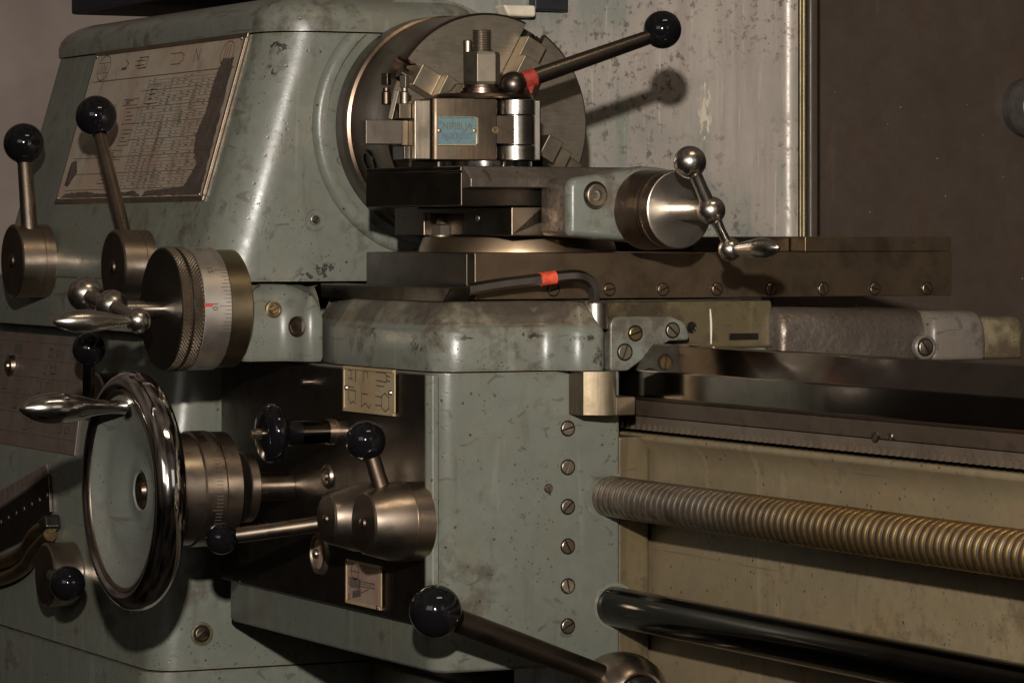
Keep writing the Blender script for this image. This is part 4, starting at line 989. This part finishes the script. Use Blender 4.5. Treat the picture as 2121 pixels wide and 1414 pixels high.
# ================================================================== COMPOUND SLIDE
AL = math.radians(6.5); ca = V((math.cos(AL), math.sin(AL), 0)); cb = V((-math.sin(AL), math.cos(AL), 0))
pv = PX(1072, 505, .09); PVX, PVY = pv.x, pv.y
cp = thing('compound_slide', 'dark steel compound slide on a round swivel base carrying the tool post', 'compound slide', (PVX, PVY, zct))
zr_t = PX(1072, 491, .15).z
bm = B(); rr = 205*mpp(pv); lathe(bm, (PVX, PVY, zct+.0004), (0, 0, 1), [(0, 0), (0, rr), (.004, rr-.0005), (zr_t-zct-.001, rr-.0045), (zr_t-zct, rr-.0075), (zr_t-zct, 0)], 112); O('swivel_base', bm, M_slide, cp, angle=25)
def solve_ab(u, X_hint, a_):
    """lateral position b where the vertical line at distance a along the slide appears at column u"""
    lo, hi = -.4, .4
    for _ in range(60):
        m = (lo+hi)/2; p = V((PVX, PVY, 0))+ca*a_+cb*m; w = p-CAM; uu = CX+FPX*w.dot(RGT)/w.dot(DIR)
        if uu < u: lo = m
        else: hi = m
    return (lo+hi)/2
def ab(a_, b_, z): return V((PVX, PVY, 0))+ca*a_+cb*b_+V((0, 0, z))
aE = .105
bU = solve_ab(955, 0, aE); bUr = solve_ab(1335, 0, aE)
bL = solve_ab(1060, 0, aE+.004); bLr = solve_ab(1192, 0, aE+.004)
kC = mpp(V((PVX, PVY, 0))+ca*aE)
def zat_(v): return (HY-v)*kC
zU1, zU0 = zat_(346), zat_(428)
bm = B(); aB = -.075
prism(bm, [ab(aB, bU, zU0), ab(aE, bU, zU0), ab(aE, bUr, zU0), ab(aB, bUr, zU0)], (0, 0, zU1-zU0-.006)); 
top = [ab(aB, bU, zU1-.006), ab(aE, bU, zU1-.006), ab(aE, bUr, zU1-.006), ab(aB, bUr, zU1-.006)]
O('top_slide', bm, M_cover, cp, bevel=.0012)
bm = B(); prism(bm, [ab(aB, bU, zU1-.0057), ab(aE-.001, bU, zU1-.0057), ab(aE-.001, bUr, zU1-.0057), ab(aB, bUr, zU1-.0057)], (0, 0, .0057)); O('top_plate', bm, M_cover, cp, bevel=.0015)
# rough cast nose plate at the end of the slide
bm = B(); zc0 = zat_(396); aN = aE+.030
ring0 = [ab(aE+.0003, bU+.001, zc0), ab(aE+.0003, bU+.001, zU1-.003), ab(aE+.0003, bUr, zU1-.003), ab(aE+.0003, bUr, zc0)]
bL2 = solve_ab(1188, 0, aN)
prism(bm, [ab(aE+.0003, bU+.0005, zat_(392)), ab(aE+.016, bU+.001, zat_(390)), ab(aE+.016, bU+.001, zat_(372)), ab(aE+.003, bU+.0005, zU1-.0005), ab(aE+.0003, bU+.0005, zU1-.0005)], cb*(bUr-bU-.004))
O('nose_ledge', bm, M_cast, cp, bevel=.0025, segs=4)
zL0 = zat_(488)
bm = B(); g = .03
prism(bm, [ab(-.11, bL, zL0), ab(aE+.004, bL, zL0), ab(aE+.004, bLr, zL0), ab(-.11, bLr, zL0)], (0, 0, zU0-zL0-.0008)); lb = O('lower_slide', bm, M_cover, cp, bevel=.001)
# dovetail gap at the end and clamp slot on the operator side
q = B(); d0, d1 = solve_ab(1108, 0, aE+.004), solve_ab(1123, 0, aE+.004)
prism(q, [ab(aE-.02, d0, zat_(460)), ab(aE-.02, d1, zat_(432)), ab(aE-.02, bLr+.02, zat_(436)), ab(aE-.02, bLr+.02, zat_(462))], ca*.05)
q2 = B()
def solve_a(u, b_):
    lo, hi = -.5, .5
    for _ in range(60):
        m = (lo+hi)/2; p = V((PVX, PVY, 0))+ca*m+cb*b_; w = p-CAM; uu = CX+FPX*w.dot(RGT)/w.dot(DIR)
        if uu < u: lo = m
        else: hi = m
    return (lo+hi)/2
s0, s1 = solve_a(878, bL), solve_a(962, bL)
prism(q2, [ab(s0, bL-.02, zL0-.01), ab(s1, bL-.02, zL0-.01), ab(s1, bL+.02, zL0-.01), ab(s0, bL+.02, zL0-.01)], (0, 0, zU0-zL0+.004)); cut(lb, [q, q2])
lb.data.materials.append(M_slidelight)
for p in lb.data.polygons:
    if p.normal.dot(ca) > .7: p.material_index = 1  # faces towards the lamp get lighter steel, their light put into the colour
# clamp nut standing in the slot
an = solve_a(921, bL+.008); bm = B(); c = ab(an, bL+.004, zr_t+.0004)
lathe(bm, c, (0, 0, 1), [(0, 0), (0, .0115), (.0015, .0115), (.0015, .0105)], 32); lathe(bm, c+V((0, 0, .0016)), (0, 0, 1), [(0, 0), (0, .0102), (.0095, .0102), (.0108, .0088), (.0108, .005), (.016, .005), (.017, .004), (.017, 0)], 6); O('clamp_nut', bm, M_nut, cp, angle=20)
c = ab(solve_a(990, bL), bL-.0003, zat_(452)); bm = B(); lathe(bm, c, -cb, [(0, .0034), (.0006, .003), (.0002, .0022), (.0002, 0)], 18); O('gib_screw', bm, M_nut, cp)
# green end bracket
aP = aE+.062
b0, b1_, = solve_ab(1182, 0, aP), solve_ab(1335, 0, aP)
zp0, zp1 = zat_(489)*.985, zat_(364)
bm = B(); m_b = solve_ab(1342, 0, aP); rB = 86*kC
out = []
pts = rpoly([(b0, zp0), (m_b, zp0-.006), (m_b+rB, zp0-.006), (m_b+rB, zp1+.006), (m_b, zp1+.008), (b0, zp1-.004)], [.006, .04, .03, .03, .04, .010], 8)
cz_ = (zp0+zp1)/2
def lift(pts, a_, g): return [ab(a_, p.x, p.y) for p in inset(pts, g)]
loft(bm, [lift(pts, aE+.004, .006), lift(pts, aE+.010, .001), lift(pts, aP-.016, -.001), lift(pts, aP-.0092, -.0002)]); O('bracket_body', bm, M_cast, cp, angle=50)
bm = B(); loft(bm, [lift(pts, aP-.009, -.0002), lift(pts, aP-.005, .0003), lift(pts, aP-.002, .0018), lift(pts, aP, .005)]); O('end_face', bm, M_bracket, cp, angle=50)
c0 = ab(aP, solve_ab(1233, 0, aP), zat_(405)*.985); bm = B(); lathe(bm, c0, ca, [(-.003, .0135), (.0006, .0135), (.0007, .0108)], 40, 1); lathe(bm, c0, ca, [(-.003, .0108), (.0030, .0108), (.0038, .0098), (.0038, .0056), (-.0005, .0052), (-.0005, 0)], 40); lathe(bm, c0, ca, [(-.0004, .0030), (.0012, .0022), (.0014, 0)], 20); O('cap_screw', bm, [M_nut, M_oilblack], cp, angle=25)
# dial
lo = solve_ab(1344, 0, aP+.003); zDl = zat_(434)*.98
cpk = thing('compound_crank', 'right ball crank with a dark dial and bright steel face on the compound slide', 'crank handle', ab(aP, lo, zDl))
oC = ab(aP-.001, lo, zDl); kF = mpp(oC); R2_ = 81*kF; LD = 64*kF/math.sin(TH+AL)
bm = B(); lathe(bm, oC, ca, [(0, 0), (0, R2_*1.02), (.002, R2_*1.03), (.004, R2_*1.03), (LD*.60, R2_*.99), (LD*.62, R2_*.97), (LD*.66, R2_*.97), (LD*.67, R2_), (LD*.70, R2_), (LD*.72, R2_*.985), (LD*.78, R2_*.985), (LD*.80, R2_), (LD*.985, R2_), (LD*.985, 0)], 112); O('dial', bm, M_chuckside, cpk, angle=25)
bm = B(); lathe(bm, oC, ca, [(LD*.986, 0), (LD*.986, R2_*.975), (LD*.99, R2_*.985), (LD, R2_*.96), (LD, R2_*.35), (LD-.0005, 0)], 112); O('dial_face', bm, M_turned, cpk, angle=25)
bm = B(); n = 110
for k in range(n):
    a = 2*PI*k/n; e1x, e2x = frame(ca)[1:]; e_ = e1x*math.cos(a)+e2x*math.sin(a)
    for t_ in (.74, .765): ball(bm, oC+ca*LD*t_+e_*R2_*.988, .0007, seg=6, n=4)
O('knurl', bm, M_slidelight, cpk)
tS = oC+ca*LD; La = 65*kF/math.sin(TH+AL)
bm = B(); lathe(bm, tS-ca*.001, ca, [(0, 22*kF), (La*.9, 21*kF), (La, 20*kF)], 40); O('shaft', bm, M_handle, cpk)
hbp = tS+ca*La
def atA(u, v, p0):
    q = ray(u, v); t_ = (p0-CAM).dot(ca)/q.dot(ca); return CAM+q*t_
B1, B2, B3 = atA(1429, 336, hbp), atA(1512, 517, hbp), atA(1473, 436, hbp)
bm = B(); ball(bm, B1, 33*kF, ax=B2-B1); O('weight_ball', bm, M_handle, cpk, angle=60)
bm = B(); ball(bm, B3, 29*kF, ax=B2-B1); O('hub_ball', bm, M_handle, cpk, angle=60)
bm = B(); ball(bm, B2, 24*kF, ax=B2-B1); O('grip_ball', bm, M_handle, cpk, angle=60)
bm = B(); tube(bm, [B1, (B1+B3)/2, B3], [14*kF, 13*kF, 15*kF], 24); tube(bm, [B3, (B3+B2)/2, B2], [14*kF, 10*kF, 10.5*kF], 24); O('arm', bm, M_handle, cpk, angle=60)
gd = (ca*1.0+RGT*.08+V((0, 0, .03))).normalized(); L = 88*kF/math.sin(TH+AL+.04)
bm = B(); lathe(bm, B2, gd, grip_prof(L, 21*kF, 12*kF), 40); O('grip', bm, M_handle, cpk, angle=60)

# ================================================================== TOOL POST
tp0 = PX(1000, 270, .12); kT = mpp(tp0)
def beta(b_): return (-DIR*math.cos(b_)+RGT*math.sin(b_))
nb = beta(math.radians(16)); eb = UP.cross(nb).normalized()      # label face normal, direction along the face (to the right)
if eb.dot(RGT) < 0: eb = -eb
zp_0, zp_1 = (HY-334)*kT, (HY-207)*kT
tp = thing('tool_post', 'square quick-change tool post with a small blue maker plate, central stud and hexagon nut', 'tool post', V((tp0.x, tp0.y, zp_0)))
def tpp(s_, d_, z): return V((tp0.x, tp0.y, 0))+eb*s_+nb*d_+V((0, 0, z))
def s_at(u, d_):
    lo, hi = -.3, .3
    for _ in range(50):
        m = (lo+hi)/2; w = tpp(m, d_, 0)-CAM; uu = CX+FPX*w.dot(RGT)/w.dot(DIR)
        if uu < u: lo = m
        else: hi = m
    return (lo+hi)/2
dF = .040
sA, sB, sC = s_at(893, dF), s_at(1030, dF), s_at(1112, dF-.02)
pl2d = rpoly([(sA, dF), (sA, -.05), (sC, -.05), (sC, dF-.03), (sB, dF-.03), (sB, dF)], [.006, .01, .01, .004, 0, .0015], 6)
bm = B(); prism(bm, [tpp(p.x, p.y, zp_0) for p in pl2d], (0, 0, zp_1-zp_0)); O('block', bm, M_block, tp, bevel=.0012)
cS = (s_at(1030, dF)+s_at(1112, dF-.02))/2+.001; rC = 41*kT/1.0; dC = dF-rC*1.0
zm0, zm1 = (HY-301)*kT, (HY-241)*kT
for nm, za_, zb_4, r_, mt in (('cam_cylinder', zp_0+.0005, zm0-.0008, rC, M_bright), ('cam_cylinder', zm1+.0008, zp_1-.0005, rC, M_bright), ('cam_follower', zm0, zm1, rC*.985, M_bright)):
    bm = B(); lathe(bm, tpp(cS, dC, za_), (0, 0, 1), [(0, 0), (0, r_-.0006), (.0006, r_), (zb_4-za_-.0006, r_), (zb_4-za_, r_-.0006), (zb_4-za_, 0)], 64); O(nm, bm, mt, tp, angle=25)
bm = B(); obox(bm, tpp(s_at(1047, dF), dF-.0124, (zm0+zm1)/2), eb*.0092, nb*.012, V((0, 0, (zm1-zm0)/2-.0006))); O('tongue', bm, M_block, tp, bevel=.0005)
bm = B(); sE = s_at(1110, dF-.03); obox(bm, tpp(sE-.001, dF-.046, (zp_0+zp_1)/2), eb*.005, nb*.020, V((0, 0, (zp_1-zp_0)/2-.0006))); O('side_rib', bm, M_bright, tp, bevel=.0015)
bm = B(); c = tpp(s_at(1118, 0), dF-.06, (HY-266)*kT); lathe(bm, c, eb, [(0, .004), (.003, .0065), (.006, .0055), (.007, 0)], 24); O('oil_nipple', bm, M_nut, tp)
bm = B(); c = tpp(s_at(1026, dF), dF+.0004, (HY-272)*kT); lathe(bm, c, nb, [(-.001, .0034), (.0006, .0032), (.0006, .0022), (-.0004, .0018), (-.0004, 0)], 20); O('ball_oiler', bm, M_brass, tp)
# maker plate
sl0, sl1 = s_at(907, dF), s_at(985, dF); zq0, zq1 = (HY-301)*kT, (HY-247)*kT
bm = B(); c = tpp((sl0+sl1)/2, dF+.0009, (zq0+zq1)/2); w_, h_ = (sl1-sl0)/2, (zq1-zq0)/2
obox(bm, c, eb*w_, nb*.0006, V((0, 0, h_)))
text(bm, 'NIFIBI JA', c+nb*.0006+UP*h_*.34, eb, UP, .0098, 1, fit=w_*1.55); text(bm, 'MADE INDUST', c+nb*.0006-UP*h_*.42, eb, UP, .0080, 1, fit=w_*1.6)
mp_ = O('maker_plate', bm, [M_blue, M_ink], tp, label='small blue plate with two lines of dark lettering')
bm = B()
for a, b, c_, d_ in ((-w_, w_, -h_-.0018, -h_), (-w_, w_, h_, h_+.0012), (w_, w_+.0025, -h_, h_)):
    obox(bm, c+eb*(a+b)/2+UP*(c_+d_)/2+nb*.0002, eb*(b-a)/2, nb*.0012, UP*(d_-c_)/2)
O('frame', bm, M_ground, mp_, bevel=.0004)
for s_ in (-.94, .93):
    bm = B(); lathe(bm, c+eb*w_*s_+nb*.0006, nb, [(0, .0022), (.001, .0018), (.0014, 0)], 14); O('rivet', bm, M_brass, mp_)
# base, cap, stud
bm = B(); lathe(bm, tpp(s_at(1003, -.005), -.005, zU1+.0004), (0, 0, 1), [(0, 0), (0, .047), (zp_0-zU1-.0008, .047), (zp_0-zU1-.0008, 0)], 72); O('seat_ring', bm, M_chrome, tp, angle=25)
sM = s_at(1003, 0); cT = tpp(sM, -.003, zp_1)
zw = lambda v: (HY-v)*kT
bm = B(); lathe(bm, cT, (0, 0, 1), [(.0002, 0), (.0002, .0485), (.002, .049), (.0045, .048), (.0055, .046), (.0055, 0)], 80); O('cap_plate', bm, M_chuckside, tp, angle=25)
cN = tpp(s_at(998, .0), 0, 0)
bm = B(); lathe(bm, cN+V((0, 0, zp_1+.0056)), (0, 0, 1), [(0, 0), (0, .0225), (.0025, .0225), (.003, .0205), (.0055, .0205), (.006, .0185), (.0088, .0180), (.0088, 0)], 64); O('washer', bm, M_chuckside, tp, angle=25)
zn0, zn1 = zw(186), zw(108); rn = 40*kT
def hexa(bm, c, r, z0_, z1_, rot):
    pts = [[V((c.x+rr_*math.cos(rot+PI/3*k), c.y+rr_*math.sin(rot+PI/3*k), z_)) for k in range(6)] for rr_, z_ in ((r*.93, z0_), (r, z0_+.003), (r, z1_-.003), (r*.93, z1_))]
    loft(bm, pts)
rot0 = math.atan2(-DIR.y, -DIR.x)+math.radians(17)+PI/6
bm = B(); hexa(bm, cN, rn, zp_1+.0145, zn1, rot0); O('hex_nut', bm, M_nut, tp, bevel=.0006, angle=20)
bm = B(); zt5 = zw(63); rs = 20.5*kT; SEGS = 40; p_ = .00235; n_ = int((zt5-zn1+.002)/p_*8); rows = []
for i in range(n_+1):
    z = zn1-.002+i*p_/8; rows.append([bm.verts.new((cN.x+rr_*math.cos(a), cN.y+rr_*math.sin(a), z)) for a, rr_ in ((2*PI*k/SEGS, rs-.0011*(1-abs(2*((z/p_-k/SEGS) % 1)-1))) for k in range(SEGS))])
for i in range(n_):
    for k in range(SEGS): bm.faces.new((rows[i][k], rows[i][(k+1) % SEGS], rows[i+1][(k+1) % SEGS], rows[i+1][k]))
bm.faces.new(rows[-1]); O('threaded_stud', bm, M_nut, tp, angle=60)
bm = B(); c = tpp(s_at(969, -.03), -.03, 0); cyl(bm, V((c.x, c.y, zw(150))), V((c.x, c.y, zw(81))), 10.5*kT, seg=28, ch=.0008); O('stop_pin', bm, M_slidelight, tp)
bm = B(); pts = [(945, 187), (958, 172), (968, 158), (985, 158), (985, 187)]; prism(bm, [tpp(s_at(u, -.02), -.02, zw(v)) for u, v in [(905, 205), (912, 193), (935, 188), (948, 172), (985, 172), (985, 205)]], -nb*.012); O('catch', bm, M_block, tp, bevel=.001)
# clamping lever
cl = thing('clamping_lever', 'long black lever with red tape and ball knob slanting up from the tool post', 'lever', cT+V((0, 0, .006)))
LX = tpp(s_at(1063, .018), .018, 0).x
q0, q1, q2_, q3 = PX(1063, 176, LX), PX(1084, 168, LX), PX(1340, 79, LX), PX(1372, 62, LX)
bm = B(); kl = mpp(q0); lathe(bm, q0-V((0, 0, 30*kl)), (0, 0, 1), [(0, 0), (0, 22*kl), (4*kl, 22*kl), (6*kl, 17*kl)]+[(30*kl-28*kl*math.cos(t_*PI/24), 28*kl*math.sin(t_*PI/24)) for t_ in range(5, 24)]+[(58*kl, 0)], 48); O('ball_boss', bm, M_darkrod, cl, angle=60)
bm = B(); tube(bm, [q0, q1, (q1+q2_)/2, q2_], [18*kl, 18*kl, 17*kl, 15.5*kl], 28); O('rod', bm, M_darkrod, cl)
bm = B(); d_ = (q2_-q1).normalized(); tube(bm, [q1-d_*.001+d_*(.0135*k/6) for k in range(7)], [(19.2+.5*(k % 2))*kl for k in range(7)], 24); O('tape', bm, M_red, cl)
bm = B(); tt = q1+d_*.005+V((.005, 0, -.007)); loft(bm, [[tt+V((0, -.005, .003)), tt+V((0, .006, .004)), tt+V((.001, .0012, -.007)), tt+V((.001, 0, -.007))], [tt+V((.0012, -.005, .003)), tt+V((.0012, .003, .004)), tt+V((.002, .0012, -.007)), tt+V((.002, 0, -.007))]]); O('tape_end', bm, M_red, cl)
knob(cl, q3, 40.5*kl, q2_)

# tool holder with square screws on the left of the post
th = thing('tool_holder', 'steel tool holder with square-headed screws on the left of the tool post', 'tool holder', tpp(sA-.03, dF-.03, zp_0))
s_l = s_at(859, dF)
bm = B(); obox(bm, tpp((s_l+sA)/2-.0004, dF-.012, (zp_0+zp_1)/2-.001), eb*((sA-s_l)/2), nb*.012, UP*((zp_1-zp_0)/2-.0015)); O('front_cheek', bm, M_ground, th, bevel=.0012)
s_m = s_at(815, dF-.03)
ztb1, ztb0 = zw(251), zw(303)
bm = B(); obox(bm, tpp((s_m+s_l)/2, dF-.032, (ztb1+zw(219))/2+.0005), eb*((s_l-s_m)/2-.0005), nb*.022, UP*((zw(219)-ztb1)/2)); O('upper_jaw', bm, M_block, th, bevel=.001)
s_f = s_at(826, dF-.03)
bm = B(); obox(bm, tpp((s_f+s_l)/2, dF-.034, (ztb0+zp_0)/2), eb*((s_l-s_f)/2-.0005), nb*.022, UP*((ztb0-zp_0)/2-.0006)); O('lower_jaw', bm, M_cover, th, bevel=.001)
bm = B(); obox(bm, tpp((s_f+s_l)/2, dF-.040, (ztb0+ztb1)/2), eb*((s_l-s_f)/2-.0008), nb*.016, UP*((ztb1-ztb0)/2-.0003)); O('back_web', bm, M_block, th)
s_t = s_at(755, dF-.02)
bm = B(); obox(bm, tpp((s_t+s_f)/2-.0003, dF-.026, (ztb0+ztb1)/2), eb*((s_f-s_t)/2), nb*.012, UP*((ztb1-ztb0)/2-.0006)); O('tool_bar', bm, M_darkrod, th, bevel=.0008)
for u, v0, v1, dd_, m in ((838, 160, 215, -.028, M_nut), (800, 152, 212, -.062, M_block)):
    c = tpp(s_at(u, dF+dd_), dF+dd_, 0); bm = B(); hs_ = 9.5*kT
    cyl(bm, V((c.x, c.y, zw(v1+6))), V((c.x, c.y, zw(v1-22))), 10*kT, seg=24, ch=.0008); cyl(bm, V((c.x, c.y, zw(v1-22))), V((c.x, c.y, zw(v1-30))), 7*kT, seg=20)
    a_ = V((math.cos(.6), math.sin(.6), 0)); b_ = V((-a_.y, a_.x, 0)); obox(bm, V((c.x, c.y, (zw(v0)+zw(v0+25))/2)), a_*hs_*.8, b_*hs_*.8, UP*(12.5*kT)); O('square_screw', bm, m, th, bevel=.0006)
bm = B(); p = tpp(s_at(817, dF-.02), dF-.02, 0); tube(bm, [V((p.x, p.y, zw(250)))-RGT*.0035, V((p.x, p.y, zw(192)))+RGT*.003], .0032, 4); O('wedge', bm, M_ground, th, bevel=.0004)

# ================================================================== CARRIAGE LEVER (bottom)
XLv = .30
hub = PX(1328, 1446, XLv+.03); kH = mpp(hub)
lv = thing('carriage_lever', 'long dark lever with the largest black knob, rising from the bottom edge', 'lever', hub)
bm = B(); RH = 88*kH; LH = .055
lathe(bm, hub, (-1, 0, 0), [(.012, 0), (.012, RH*.52), (.001, RH*.56), (0, RH*.62), (.002, RH*.70), (.016, RH*.93), (.030, RH), (.044, RH*1.0), (LH, RH*.95), (LH, RH*.90), (LH+.001, 0)], 80); O('hub', bm, M_hub, lv, angle=40)
bm = B(); lathe(bm, hub, (-1, 0, 0), [(.011, RH*.53), (.0075, RH*.4), (.0060, 0)], 48); O('hub_face', bm, M_oilblack, lv)
bm = B(); cyl(bm, hub+V((-LH, 0, 0)), V((XA-.001, hub.y, hub.z)), RH*.6, seg=40); O('pivot', bm, M_olive, lv)
p0_, p1_ = PX(1275, 1408, XLv), PX(945, 1284, XLv+.03); kn_ = PX(902, 1265, XLv+.035)
bm = B(); tube(bm, [p0_+(p0_-p1_)*.1, p0_, (p0_+p1_)/2, p1_], [24*kH, 22*kH, 24*kH, 25*kH], 32); O('arm', bm, M_darkrod, lv)
knob(lv, kn_, 55*mpp(kn_), p1_)

# ================================================================== LIGHT
w = bpy.data.worlds.new('World'); scene.world = w; w.use_nodes = True; nt = w.node_tree
bg = nt.nodes['Background']
tc = nt.nodes.new('ShaderNodeTexCoord'); nz = nt.nodes.new('ShaderNodeTexNoise'); nz.inputs['Scale'].default_value = 2.2; nz.inputs['Detail'].default_value = 2
mr = nt.nodes.new('ShaderNodeMapRange'); mr.inputs['From Min'].default_value = .38; mr.inputs['From Max'].default_value = .66; mr.inputs['To Min'].default_value = .25; mr.inputs['To Max'].default_value = 2.0
nt.links.new(tc.outputs['Generated'], nz.inputs['Vector']); nt.links.new(nz.outputs['Fac'], mr.inputs['Value'])
bg.inputs['Color'].default_value = (.026, .0205, .0165, 1)
sx = nt.nodes.new('ShaderNodeSeparateXYZ'); nt.links.new(tc.outputs['Generated'], sx.inputs[0])
m2 = nt.nodes.new('ShaderNodeMapRange'); m2.inputs['From Min'].default_value = -.2; m2.inputs['From Max'].default_value = .7; m2.inputs['To Min'].default_value = .22; m2.inputs['To Max'].default_value = 2.6
nt.links.new(sx.outputs[2], m2.inputs['Value'])
mm = nt.nodes.new('ShaderNodeMath'); mm.operation = 'MULTIPLY'; nt.links.new(mr.outputs[0], mm.inputs[0]); nt.links.new(m2.outputs[0], mm.inputs[1])
nt.links.new(mm.outputs[0], bg.inputs['Strength'])
def area(name, loc, target, size, power, col, sy=None, spread=None):
    l = bpy.data.lights.new(name, 'AREA'); l.size = size; l.energy = power; l.color = col
    if sy: l.shape = 'RECTANGLE'; l.size_y = sy
    else: l.shape = 'DISK'
    if spread: l.spread = spread
    o = bpy.data.objects.new(name, l); COL.objects.link(o); o.location = loc
    o.rotation_euler = (V(target)-V(loc)).to_track_quat('-Z', 'Y').to_euler(); return o
area('flash_lamp', CAM+V((0, 0, .52))-RGT*.06, (.05, -.05, -.05), .07, 150, (1, .935, .86))
area('ceiling_lamp', (1.6, .0, 2.3), (0, .1, 0), 1.0, 9, (1, .80, .55), .25)
area('right_fill', CAM+RGT*2.2+V((0, 0, .9)), (.2, .1, 0), 1.0, 2.5, (1, .95, .9), 1.2)  # soft fill added to the right of the camera, no window there

area('soft_fill', CAM-RGT*1.7+V((0, 0, .9)), (-.2, -.1, 0), 1.8, 13, (1, .95, .88), 1.2)

# ================================================================== CAMERA
cam = bpy.data.cameras.new('Camera'); co = bpy.data.objects.new('Camera', cam); COL.objects.link(co); scene.camera = co
co.location = CAM
co.rotation_euler = Matrix((RGT, UP, -DIR)).transposed().to_euler()
cam.sensor_width = 36; cam.lens = FPX/2121*36
cam.shift_y = -(707-HY)/2121; cam.shift_x = 0
cam.clip_end = 100
scene.view_settings.view_transform = 'Standard'; scene.view_settings.look = 'None'; scene.view_settings.exposure = 0; scene.view_settings.gamma = 1
scene.render.film_transparent = False
